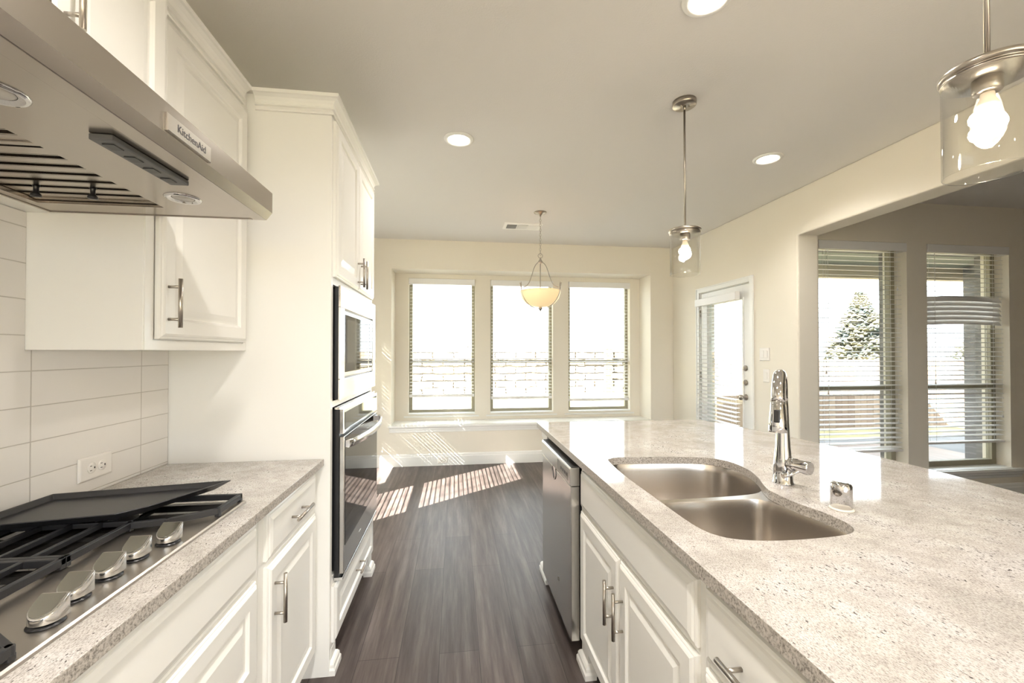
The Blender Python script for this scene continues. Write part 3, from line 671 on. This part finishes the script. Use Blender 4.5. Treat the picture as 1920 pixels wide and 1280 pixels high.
bd = MB().rings((-.5248, .849, 1.7685), (0, 1, 0), (0, 0, 1), (1, 0, 0), .139, .0335, [(0, 0), (0, .003), (.0015, .0045)]).build('badge', 'badge', e)
text_mesh('KitchenAid', 'lettering', 'ink', bd, (-.5202, .922, 1.7855), (0, 1, 0), (0, 0, 1), .0205, .0003, .0001)

# ------------------------------------------------------------------ cooktop
e = empty('cooktop', (-.88, .99, .914), 'stainless gas cooktop with five knobs and black grates', 'cooktop')
MB().rings((-1.135, .606, .9145), (1, 0, 0), (0, 1, 0), (0, 0, 1), .517, .764, [(0, 0), (0, .005), (.004, .008), (.012, .008), (.014, .0065)]).build('cooktop_pan', 'steel_top', e)
MB().prism([(-1.120, .620), (-.655, .620), (-.655, .690), (-.735, .742), (-.808, .765), (-.808, 1.210), (-.735, 1.215), (-.655, 1.262), (-.655, 1.352), (-1.120, 1.352)], .9213, .9228).build('burner_pan', 'blackglass', e)
def burner(x, y, r):
    b_ = MB().lathe((x, y, .9228), [(r * 1.25, 0), (r * 1.2, .004), (r, .006), (r, .013)], 28).build('burner', 'greyplastic', e)
    MB().lathe((x, y, .9362), [(r * .94, -.0004), (r * .94, .004), (r * .5, .006), (.0001, .006)], 28).build('burner_cap', 'iron', b_)
for x, y, r in ((-1.035, .73, .03), (-.88, .73, .026), (-.955, .985, .045), (-1.035, 1.25, .026), (-.88, 1.25, .036)): burner(x, y, r)
def grate(ya, yb, prot):
    mb = MB(); zt = .945; h = .012; w = .011; zc = zt - h / 2; xi = -.795; xo = -1.125
    if prot > 0: out = [(xo, ya), (xi, ya), (xi, yb - .19), (-.720, yb - .175), (-.632, yb - .115), (-.632, yb), (xo, yb)]
    else: out = [(xo, ya), (-.632, ya), (-.632, ya + .085), (-.720, ya + .145), (xi, ya + .16), (xi, yb), (xo, yb)]
    for i in range(len(out)):
        p, q = out[i], out[(i + 1) % len(out)]; d_ = Vector((q[0] - p[0], q[1] - p[1])).normalized() * w / 2
        mb.bar((p[0] - d_.x, p[1] - d_.y, zc - .002), (q[0] + d_.x, q[1] + d_.y, zc - .002), w, h + .004)
    for i in range(1, 5):
        x = xo + (xi - xo) * i / 5; mb.bar((x, ya, zc), (x, yb, zc), .009, h)
    ym = (ya + yb) / 2; mb.bar((xo, ym, zc), (xi, ym, zc), .009, h)
    for p in out: mb.box(p[0] - .006, p[0] + .006, p[1] - .006, p[1] + .006, .9229, zt - h)
    mb.build('grate', 'iron', e, bevel=.0015)
grate(.617, .984, -1); grate(.996, 1.360, 1)
for x, y in ((-.663, 1.095), (-.683, 1.022), (-.681, .946), (-.681, .870), (-.663, .797)):
    z0 = .9215; x += .001; y -= .002
    kb = MB().lathe((x, y, z0), [(.024, 0), (.024, .001), (.016, .002), (.016, .005)], 28).build('knob_base', 'blackplastic', e)
    out = [(x + .0215, y + .018), (x - .0215, y + .018)] + [(x - .0215 * math.cos(t), y - .0215 * math.sin(t)) for t in [math.pi * j / 12 for j in range(13)]]
    zf = lambda X_, Y_, y=y, z0=z0: z0 + .041 - (y + .018 - Y_) * .62
    k = MB().prism(out, z0 + .005, 0, True, zf).build('knob', 'knobmetal', kb, bevel=.0012)
    inn = [(x + (px - x) * .86 - .002, y + (py - y) * .86) for px, py in out]
    mb = MB(); b = len(mb.v); nn = len(inn)
    mb.v += [(X_, Y_, zf(X_, Y_) + .0002) for X_, Y_ in inn] + [(X_, Y_, zf(X_, Y_) + .0010) for X_, Y_ in inn]
    mb.face([b + i for i in range(nn)]); mb.face([b + nn + i for i in range(nn)])
    for i in range(nn): mb.face([b + i, b + (i + 1) % nn, b + nn + (i + 1) % nn, b + nn + i])
    mb.build('knob_face', 'knobface', k)
# griddle
def off(poly, d):
    c = Vector((sum(p[0] for p in poly) / len(poly), sum(p[1] for p in poly) / len(poly))); o = []
    for i in range(len(poly)):
        a, b_, c2 = Vector(poly[i - 1]), Vector(poly[i]), Vector(poly[(i + 1) % len(poly)])
        d1 = (b_ - a).normalized(); d2 = (c2 - b_).normalized(); n1 = Vector((-d1.y, d1.x)); n2 = Vector((-d2.y, d2.x))
        nn = n1 + n2; nn = nn / max(nn.dot(n1), .3)
        if (b_ + n1 * .001 - c).length > (b_ - c).length and i == 0: pass
        o.append(tuple(b_ + nn * d))
    return o
gp = [(-1.13, 1.115), (-.815, 1.150), (-.770, 1.195), (-.672, 1.400), (-1.118, 1.358)]
def gz(x, y, z): return (x, y, z + (x + 1.13) * .02)
loops = [[gz(x, y, .9467) for x, y in off(gp, .022)], [gz(x, y, .9655) for x, y in gp], [gz(x, y, .9675) for x, y in off(gp, .003)], [gz(x, y, .966) for x, y in off(gp, .007)], [gz(x, y, .953) for x, y in off(gp, .014)]]
tag(MB().loft(loops, True, True, False).build('griddle', 'griddle', bevel=.0015), 'flat black cast griddle lying across the cooktop grates', 'griddle')

# ------------------------------------------------------------------ island
XF = .556  # face frame
def isl_top():
    o = [(.512, .30)]
    pts = []
    for j in range(25):
        y = .30 + (2.665 - .30) * j / 24; x = 1.807 - .15 * (y - 1.5) ** 2; pts.append((x, y))
    o += pts; o += [(.516, 2.69)]
    return o
ctrl = [(.628, 1.700), (.650, 1.735), (.700, 1.752), (.90, 1.735), (1.02, 1.715), (1.085, 1.680), (1.118, 1.60), (1.110, 1.50), (1.078, 1.41), (1.050, 1.355), (1.028, 1.310), (1.012, 1.26), (1.010, 1.16), (1.025, 1.08), (1.022, 1.00), (.992, .955), (.93, .936), (.80, .930), (.70, .942), (.640, .975), (.615, 1.05), (.612, 1.25), (.612, 1.50)]
def crspline(ctrl, sub=4):
    o = []; n = len(ctrl)
    for i in range(n):
        p0, p1, p2, p3 = [Vector(ctrl[(i + k) % n]) for k in (-1, 0, 1, 2)]
        for j in range(sub):
            t = j / sub; o.append(tuple(.5 * ((2 * p1) + (p2 - p0) * t + (2 * p0 - 5 * p1 + 4 * p2 - p3) * t * t + (3 * p1 - p0 - 3 * p2 + p3) * t ** 3)))
    return o
cut = crspline(ctrl)
mb = MB(); mb.holed(isl_top(), [cut], .914, .030)
tag(mb.build('island_countertop', ['granite', 'granite_edge_shaded'], bevel=.003), 'large pale speckled granite island top with a bowed right edge', 'countertop')
# sink
def bowl_outline(pts): return crspline(pts, 4)
far_c = [(.618, 1.36), (.615, 1.50), (.622, 1.68), (.650, 1.735), (.72, 1.756), (.90, 1.742), (1.03, 1.718), (1.095, 1.68), (1.122, 1.60), (1.112, 1.49), (1.078, 1.40), (1.035, 1.345), (.95, 1.322), (.78, 1.315), (.66, 1.318)]
near_c = [(.618, 1.235), (.615, 1.08), (.636, .975), (.70, .940), (.80, .927), (.94, .932), (1.00, .955), (1.030, 1.01), (1.030, 1.10), (1.015, 1.20), (.995, 1.262), (.95, 1.285), (.80, 1.288), (.67, 1.285)]
e = empty('kitchen_sink', (.84, 1.33, .70), 'stainless double bowl sink set into the island', 'sink')
fo, no = bowl_outline(far_c), bowl_outline(near_c)
zr = .8835
rimo = off(cut[::-1], -.02)
mb = MB(); mb.holed([(.585, .905), (1.05, .905), (1.15, 1.40), (1.15, 1.785), (.585, 1.785)], [fo, no], zr, .0012); mb.build('rim', ['steel_sink', 'steel_sink'], e)
def bowl(L, depth):
    c = Vector((sum(p[0] for p in L) / len(L), sum(p[1] for p in L) / len(L))); loops = []
    for s_, z in ((1.0, zr), (.992, zr - .006), (.975, zr - .03), (.955, zr - depth + .045), (.93, zr - depth + .02), (.86, zr - depth + .004), (.6, zr - depth), (.08, zr - depth - .003)):
        loops.append([(c.x + (x - c.x) * s_, c.y + (y - c.y) * s_, z) for x, y in L])
    b_ = MB().loft(loops, False, True).build('bowl', 'steel_sink', e)
    MB().lathe((c.x, c.y, zr - depth - .002), [(.042, .001), (.040, .0045), (.030, .004), (.022, .0035), (.0001, .0035)], 28).build('drain', 'chrome', b_)
bowl(fo, .20); bowl(no, .17)
# faucet
e = empty('faucet', (1.109, 1.335, .914), 'chrome pull-down kitchen faucet standing behind the sink', 'faucet')
fx, fy = 1.115, 1.335
MB().lathe((fx, fy, .914), [(.033, 0), (.033, .004), (.030, .008), (.0295, .05), (.027, .085), (.0225, .13), (.0195, .20), (.0175, .26), (.016, .285)], 40).build('body', 'chrome', e)
dv = Vector((-.70, -.714)); pts = []; rs = []
for j in range(22):
    t = math.pi * (.0 + j / 21 * .97); rr = .078; s_ = rr * (1 - math.cos(t)); hgt = 1.199 + .090 * math.sin(t)
    pts.append((fx + dv.x * s_, fy + dv.y * s_, hgt)); rs.append(.0162 + .0035 * j / 21)
ex = pts[-1]
MB().tube(pts, rs, 28).build('spout', 'chrome', e)
dn = Vector((dv.x * .10, dv.y * .10, -1)).normalized(); q = Vector(ex)
h_ = MB().tube([q - dn * .001, q + dn * .012, q + dn * .013, q + dn * .06, q + dn * .092, q + dn * .096], [.0197, .0202, .0208, .0245, .0262, .0240], 28).build('spray_head', 'chrome', e)
sidev = Vector((-dv.y, dv.x, 0)); out_ = Vector((dv.x, dv.y, 0)); cc = q + dn * .042
m2 = MB(); m2.bar(cc + out_ * .0195 + Vector((0, 0, .019)), cc + out_ * .0275 + Vector((0, 0, -.020)), .017, .008, (dv.x, dv.y, 0)); m2.build('spray_button', 'blackplastic', h_, bevel=.003)
hd = Vector((.30, -.95, 0)).normalized(); hb0 = Vector((fx, fy, .985))
lv = MB().tube([hb0 + hd * .02, hb0 + hd * .030, hb0 + hd * .045, hb0 + hd * .047, hb0 + hd * .085, hb0 + hd * .090], [.0215, .0225, .0225, .0200, .0225, .0200], 28).build('handle', 'chrome', e)
MB().tube([hb0 + hd * .072 + Vector((0, 0, -.005)), hb0 + hd * .05 + Vector((-.03, 0, -.028)), hb0 + hd * .05 + Vector((-.055, 0, -.032))], [.006, .0065, .0085], 14).build('lever', 'chrome', lv)
# air gap
e = empty('air_gap_cap', (1.096, 1.092, .914), 'short chrome air gap cap on the counter beside the faucet', 'air gap cap')
ag = MB(); n = 36; cx_, cy_ = 1.096, 1.092
Ls = []
for r, h in ((.0262, .006), (.0262, .060), (.0255, .070), (.023, .0745), (.012, .0765), (.0005, .077)):
    Ls.append([(cx_ + r * math.cos(2 * math.pi * j / n), cy_ + r * math.sin(2 * math.pi * j / n), .914 + h - (r * math.cos(2 * math.pi * j / n + .9)) * .04 * (h > .01)) for j in range(n)])
ag.loft(Ls, True, True).build('cap', 'chrome', e)
MB().lathe((cx_, cy_, .9142), [(.030, 0), (.030, .003), (.027, .006)], 32).build('base_ring', 'caulk', e)

# island cabinets
def isl_body(e, y0, y1): 
    return MB().box(XF, 1.42, y0 + .0005, y1 - .0005, .10, .8835).box(XF + .07, 1.42, y0 + .0005, y1 - .0005, 0, .10).build('cabinet_body', 'cab', e)
e = empty('island_cabinet', (1.0, 1.365, 0), 'cream island sink cabinet with two doors under a long false drawer front', 'cabinet')
# hollow box so that the sink hangs free inside
mb = MB().box(XF, 1.42, .893, .911, .10, .8835).box(XF, 1.42, 1.823, 1.841, .10, .8835).box(1.40, 1.42, .911, 1.823, .10, .8835).box(XF, XF + .02, .911, 1.823, .10, .8835).box(XF + .02, 1.40, .911, 1.823, .10, .12).box(XF + .07, 1.42, .893, 1.841, 0, .10)
mb.build('cabinet_body', 'cab', e)
front('false_drawer', e, -1, XF, .915, 1.815, .690, .845, SLAB)
d = front('door', e, -1, XF, 1.372, 1.815, .118, .672, RAISED); pull(d, -1, XF - .02, 1.410, .50 + .01, .15)
d = front('door', e, -1, XF, .915, 1.366, .118, .672, RAISED); pull(d, -1, XF - .02, 1.328, .50 + .01, .15)
foot(MB(), -1, XF - .002, 1.745, 1.835).build('foot', 'cab', e)
e = empty('island_cabinet', (1.0, .61, 0), 'cream island drawer cabinet nearest the camera on the right', 'cabinet')
isl_body(e, .33, .892)
z = .690
d = front('drawer', e, -1, XF, .355, .880, .690, .845, SLAB); pull(d, -1, XF - .02, .70, .765, .155, False)
d = front('drawer', e, -1, XF, .355, .880, .405, .672, RAISED); pull(d, -1, XF - .02, .62, .54, .155, False)
d = front('drawer', e, -1, XF, .355, .880, .118, .388, RAISED); pull(d, -1, XF - .02, .62, .25, .155, False)
e = empty('island_end_panel', (1.0, 2.58, 0), 'cream end panel of the island past the dishwasher', 'cabinet')
MB().box(XF - .01, 1.42, 2.482, 2.64, .10, .8835).box(XF + .06, 1.42, 2.482, 2.64, 0, .10).build('panel', 'cab', e)
foot(MB(), -1, XF - .012, 2.484, 2.635).build('foot', 'cab', e)
MB().box(XF - .018, XF - .0105, 2.484, 2.638, .835, .8835).build('top_rail', 'cab', e)
tag(MB().box(1.30, 1.42, 1.843, 2.481, 0, .8835).build('island_back_panel', 'cab'), 'cream back panel of the island behind the dishwasher', 'cabinet')
# dishwasher
e = empty('dishwasher', (.9, 2.15, 0), 'stainless dishwasher at the far end of the island', 'dishwasher')
MB().box(.548, 1.15, 1.858, 2.462, .09, .840).box(.60, 1.15, 1.858, 2.462, 0, .09).build('tub', 'blackplastic', e)
dr = MB().box(.508, .5475, 1.848, 2.466, .085, .765).build('door', 'steel_z', e, bevel=.003)
mb = MB(); pr = [(.508, .768), (.503, .775), (.503, .842), (.508, .850), (.5475, .850), (.5475, .768)]
b = len(mb.v)
for y in (1.848, 2.466): mb.v += [(x, y, z_) for x, z_ in pr]
for i in range(6): mb.face([b + i, b + (i + 1) % 6, b + 6 + (i + 1) % 6, b + 6 + i])
mb.face([b + i for i in range(6)]); mb.face([b + 6 + i for i in range(6)])
cp = mb.build('control_panel', 'steel_z', e, bevel=.0015)
MB().box(.512, .57, 1.854, 2.460, .8505, .853).build('door_top', 'greyplastic', e)
MB().box(.5022, .5028, 1.875, 2.08, .785, .835).build('display_strip', 'dwpanel', cp)
for q in (1.90, 1.935, 1.97, 2.005): MB().box(.5012, .5021, q - .010, q + .010, .802, .816).build('button', 'blackplastic', cp)
MB().lathe((.5068, 2.17, .745), [(.040, 0), (.040, -.0012), (.036, -.002), (.030, -.0008), (.0001, -.0008)], 28, 'X').build('pocket_handle', 'chrome', dr)
MB().box(.5068, .5078, 2.14, 2.20, .752, .764).build('handle_slot', 'blackplastic', dr)
MB().lathe((.5072, 2.08, .24), [(.012, 0), (.012, -.0008), (.0095, -.0008), (.0095, 0)], 20, 'X').build('logo', 'badge', dr)

# ------------------------------------------------------------------ pendants
def cfl(mb, x, y, z):
    # chunky twisted bulb: two fat turns
    pts = []; rs = []
    for j in range(49):
        t = j / 48; a = 2 * math.pi * 1.6 * t; r = .0185 * (math.sin(math.pi * min(1, t * 1.15 + .05)) ** .5 if t < .8 else 1 - (t - .8) * 2.5)
        r = .013
        pts.append((x + r * math.cos(a), y + r * math.sin(a), z - .016 - .055 * t)); rs.append(.0195)
    mb.tube(pts, rs, 12); return mb
def pendant(x, y, zd, label):
    e = empty('pendant_light', (x, y, zd - .24), label, 'pendant lamp', 'glass cylinder pendants over the island')
    cn = MB().lathe((x, y, ZC - .026), [(.0001, 0), (.058, 0), (.061, .003), (.061, .0255)], 40).build('canopy', 'nickel', e)
    for q in (-.022, .022): MB().lathe((x + q, y - .006, ZC - .033), [(.0001, 0), (.004, .001), (.004, .007)], 10).build('screw', 'nickel', cn)
    MB().tube([(x, y, zd + .02), (x, y, ZC - .027)], .0055, 12).tube([(x, y, zd + .003), (x, y, zd + .022)], .010, 14).tube([(x, y, ZC - .05), (x, y, ZC - .026)], .009, 12).build('rod', 'nickel', e)
    MB().lathe((x, y, zd), [(.0001, .004), (.080, .004), (.083, .001), (.083, -.007), (.080, -.009), (.076, -.009), (.076, -.014), (.079, -.014), (.079, -.020), (.0001, -.020)], 56).build('cap', 'nickel', e)
    MB().lathe((x, y, zd), [(.026, -.021), (.026, -.050), (.022, -.054), (.0001, -.054)], 28).build('socket', 'nickel', e)
    b_ = MB().lathe((x, y, zd - .078), [(.012, .0235), (.0135, .010), (.019, -.002), (.020, -.010), (.0001, -.011)], 24).build('bulb_base', 'bulbbase', e)
    cfl(MB(), x, y, zd - .082).build('bulb', 'bulb', e)
    g = [(.0745, -.021), (.0745, -.238), (.0770, -.240), (.0775, -.237), (.0775, -.021)]
    MB().lathe((x, y, zd), g, 64).build('glass_shade', 'lampglass', e)
    ld = bpy.data.lights.new('pendant_bulb_light', 'POINT'); ld.energy = 9; ld.color = (1, .84, .64); ld.shadow_soft_size = .03
    lo = bpy.data.objects.new('bulb_light', ld); C.objects.link(lo); lo.parent = e; lo.location = (0, 0, .10)
pendant(1.222, 2.146, 2.018, 'clear glass cylinder pendant farther from the camera, over the island')
pendant(1.222, .830, 2.018, 'clear glass cylinder pendant at the top right, nearest the camera')

# chandelier
cx, cy = .812, 4.047
e = empty('chandelier', (cx, cy, 1.743), 'hanging amber glass bowl lamp in front of the windows', 'hanging lamp')
MB().lathe((cx, cy, ZC), [(.062, -.0005), (.060, -.006), (.040, -.016), (.012, -.024), (.008, -.040), (.0001, -.042)], 32).build('canopy', 'nickel', e)
mb = MB(); z = 2.672; k = 0
while z > 2.315:
    pts = []
    for j in range(12):
        a = 2 * math.pi * j / 12; u = .0075 * math.cos(a); w_ = .014 * math.sin(a)
        pts.append((cx + (u if k % 2 else 0), cy + (0 if k % 2 else u), z - .012 + w_))
    mb.tube(pts, .0018, 6, closed=True); z -= .0235; k += 1
mb.build('chain', 'nickel', e)
mb = MB(); mb.tube([(cx + .022 * math.cos(a), cy, 2.293 + .022 * math.sin(a)) for a in [2 * math.pi * j / 20 for j in range(20)]], .0028, 8, closed=True); mb.build('loop', 'nickel', e)
MB().lathe((cx, cy, 2.232), [(.006, .043), (.008, .030), (.014, .018), (.024, .004), (.026, -.006), (.014, -.012), (.0001, -.012)], 24).build('hub', 'nickel', e)
for adeg in (200, 320, 80):
    a = R(adeg); ca, sa = math.cos(a), math.sin(a)
    prof = [(.012, 2.225), (.045, 2.21), (.072, 2.165), (.098, 2.09), (.128, 2.02), (.165, 1.985), (.205, 1.975), (.212, 1.990)]
    low = [(.212, 2.01), (.210, 1.960), (.198, 1.905), (.160, 1.845), (.110, 1.805), (.055, 1.785), (.018, 1.780)]
    mb = MB(); mb.tube([(cx + r * ca, cy + r * sa, z) for r, z in crspline([(p) for p in prof], 3)[:-6]], .0038, 8)
    mb.tube([(cx + r * ca, cy + r * sa, z) for r, z in crspline(low, 3)[:-5]], .0038, 8)
    mb.tube([(cx + .212 * ca, cy + .212 * sa, 1.955), (cx + .212 * ca, cy + .212 * sa, 1.985), (cx + .212 * ca, cy + .212 * sa, 2.012), (cx + .212 * ca, cy + .212 * sa, 2.030)], [.005, .0075, .004, .0015], 8)
    mb.build('arm', 'nickel', e)
MB().lathe((cx, cy, 0), [(.195, 1.955), (.193, 1.930), (.178, 1.880), (.140, 1.835), (.085, 1.806), (.030, 1.797), (.012, 1.796), (.012, 1.799), (.030, 1.801), (.084, 1.811), (.137, 1.840), (.174, 1.883), (.189, 1.931), (.191, 1.955)], 56).build('glass_bowl', 'bowl', e)
MB().lathe((cx, cy, 1.743), [(.0001, 0), (.004, .012), (.008, .024), (.018, .036), (.022, .044), (.012, .053)], 24).build('finial', 'nickel', e)
MB().tube([(cx, cy, 1.80), (cx, cy, 2.222)], .004, 8).build('stem', 'nickel', e)
ld = bpy.data.lights.new('chandelier_bulb', 'POINT'); ld.energy = 24; ld.color = (1, .88, .70); ld.shadow_soft_size = .04
lo = bpy.data.objects.new('bulb_light', ld); C.objects.link(lo); lo.parent = e; lo.location = (-.04, -.05, .17)

# recessed lights (three in view, the rest added out of view as fill light)
def can(x, y, label, k=1.0):
    e = empty('recessed_light', (x, y, ZC - .012), label, 'ceiling light', 'recessed ceiling lights')
    MB().lathe((x, y, ZC), [(.066, -.0005), (.070, -.010), (.078, -.012), (.094, -.004), (.095, -.0005)], 48).build('trim_ring', 'trim', e)
    MB().lathe((x, y, ZC), [(.0001, -.006), (.0655, -.006), (.0655, -.0005)], 40).build('lens', 'canlens', e)
    ld = bpy.data.lights.new('recessed_light_lamp', 'SPOT'); ld.energy = CAN_W * k; ld.color = (1, .955, .895); ld.spot_size = R(150); ld.spot_blend = .8; ld.shadow_soft_size = .06
    lo = bpy.data.objects.new('lamp', ld); C.objects.link(lo); lo.parent = e; lo.location = (0, 0, -.004)
can(.018, 2.715, 'lit recessed ceiling light left of centre above the aisle')
can(2.16, 2.705, 'lit recessed ceiling light right of the far pendant')
can(.952, 1.500, 'lit recessed ceiling light at the top edge, nearest the camera')
can(-.05, .55, 'added fill light in the ceiling above the camera', 1.6); can(-.05, -1.2, 'added fill light in the ceiling behind the camera on the left', 3.4)  # unseen lamps, here and below, added to brighten camera-facing sides
can(1.4, -1.2, 'added fill light in the ceiling behind the camera on the right', 1.8); can(.7, -3.0, 'added fill light in the ceiling at the rear of the room', 2.0)
# vent
e = empty('ceiling_vent', (.71, 4.52, ZC - .01), 'white ceiling air vent behind the hanging bowl lamp', 'vent')
vx0, vx1, vy0, vy1 = .505, .915, 4.40, 4.63
MB().rings((vx0, vy0, ZC - .0005), (1, 0, 0), (0, 1, 0), (0, 0, -1), vx1 - vx0, vy1 - vy0, [(0, 0), (0, .004), (.006, .008), (.02, .009)]).build('vent_frame', 'ventmetal', e)
for i in range(3):
    a = vx0 + .035 + i * .118; f = MB().box(a, a + .105, vy0 + .045, vy1 - .045, ZC - .0115, ZC - .0098).build('louver_opening', ('ventdark', 'dwpanel', 'ventmetal')[i], e)
    mb = MB()
    for j in range(10): x = a + .006 + j * .0103; mb.bar((x, vy0 + .046, ZC - .014), (x, vy1 - .046, ZC - .014), .0012 if i == 0 else .007, .004)
    mb.build('louvers', 'ventmetal', f)

# ------------------------------------------------------------------ outside
def out_thing(mb, name, mat, label, cat, kind=None): return tag(mb.build(name, mat), label, cat, kind=kind)
out_thing(MB().box(-40, 50, YN + .3, 60, -.25, -.15).box(XD2 + .3, 50, -30, YN + .3, -.25, -.15).box(-40, XNL - .3, -30, YN + .3, -.25, -.15).box(-40, 50, -60, YREAR - .4, -.25, -.15), 'lawn', 'grass', 'dry sunlit lawn outside the windows', 'lawn', 'stuff')
out_thing(MB().box(3.02, 9.5, YD + .30, 6.15, -.149, -.05), 'patio_slab', 'concrete', 'grey concrete patio outside the tall windows', 'patio')
e = empty('stone_wall', (0, 15.6, -.15), 'low pale limestone garden wall seen through the recess windows', 'garden wall')
MB().box(-16, 7.2, 15.5, 15.9, -.149, 1.36).build('wall_blocks', 'stone', e)
MB().box(5.55, 5.80, 15.30, 15.499, -.149, 1.50).build('pilaster', 'brickwarm', e)
e = empty('wooden_fence', (10, 7.5, -.15), 'cedar board fence beyond the patio', 'fence')
mb = MB(); x = 4.9; 
while x < 24: mb.box(x, x + .134, 7.50, 7.518, -.13, 1.215 + random.uniform(-.006, .006)); x += .14
mb.build('boards', 'fence', e)
MB().box(4.9, 24, 7.519, 7.56, .2, .29).box(4.9, 24, 7.519, 7.56, .95, 1.04).build('rails', 'fence', e)
for x in (4.95, 7.4, 9.9, 12.4, 14.9, 17.4, 19.9, 22.4): MB().box(x, x + .09, 7.561, 7.65, -.149, 1.2).build('post', 'fence', e)
e = empty('porch_eave', (5, 4.0, 2.2), 'overhanging porch eave above the tall windows', 'eave')
MB().box(3.0, 9, YD + .22, 4.60, 2.40, 2.46).build('soffit', 'soffit', e); MB().box(3.0, 9, 4.53, 4.62, 2.255, 2.399).build('fascia', 'beam', e)
MB().box(3.0, 9, YD + .22, 4.62, 2.461, 2.86).build('roof', 'soffit', e)
struct(wall_y(MB(), YD + .2205, YD + .32, XR2 + .2, 6.14, -.14, 2.39, [(a + .005, b + .07, c - .02, d - .03) for a, b, c, d in DW_]), 'wall_dining_veneer', 'brick', 'brick veneer outside the two tall windows', 'brick wall')
out_thing(MB().box(6.15, 9.4, YD + .30, 4.44, -.05, 2.399), 'brick_wing', 'brick', 'shaded brick wall of the house beside the patio', 'brick wall')
def tree(x, y, zt, rb, n, label):
    e = empty('evergreen_tree', (x, y, -.15), label, 'tree', 'evergreen trees behind the fence')
    MB().tube([(x, y, -.149), (x, y, zt - .5)], [.18, .04], 10).build('trunk', 'trunk', e)
    mb = MB()
    for i in range(n):
        t = random.random() ** .8; z = .5 + (zt - .5) * t; r = rb * (1 - t) * random.uniform(.35, 1.08) + .05; a = random.uniform(0, 6.283)
        p = Vector((x + r * math.cos(a), y + r * math.sin(a), z)); s_ = random.uniform(.12, .26)
        d1 = Vector((math.cos(a), math.sin(a), random.uniform(-.2, .5))) * s_; d2 = Vector((-math.sin(a), math.cos(a), random.uniform(-.3, .3))) * s_ * .6
        b = len(mb.v); mb.v += [tuple(p - d1 * .3 - d2), tuple(p + d1), tuple(p - d1 * .3 + d2), tuple(p + Vector((0, 0, s_ * .6)))]
        mb.face([b, b + 1, b + 3]); mb.face([b + 1, b + 2, b + 3]); mb.face([b + 2, b, b + 3]); mb.face([b, b + 2, b + 1])
    mb.build('foliage', 'leaf', e, recalc=False)
tree(21.3, 20, 4.45, 1.9, 3200, 'tall pointed evergreen behind the fence, seen through the left tall window')
tree(29.5, 20, 2.9, 2.2, 1800, 'lower bushy evergreen behind the fence, seen through the right tall window')
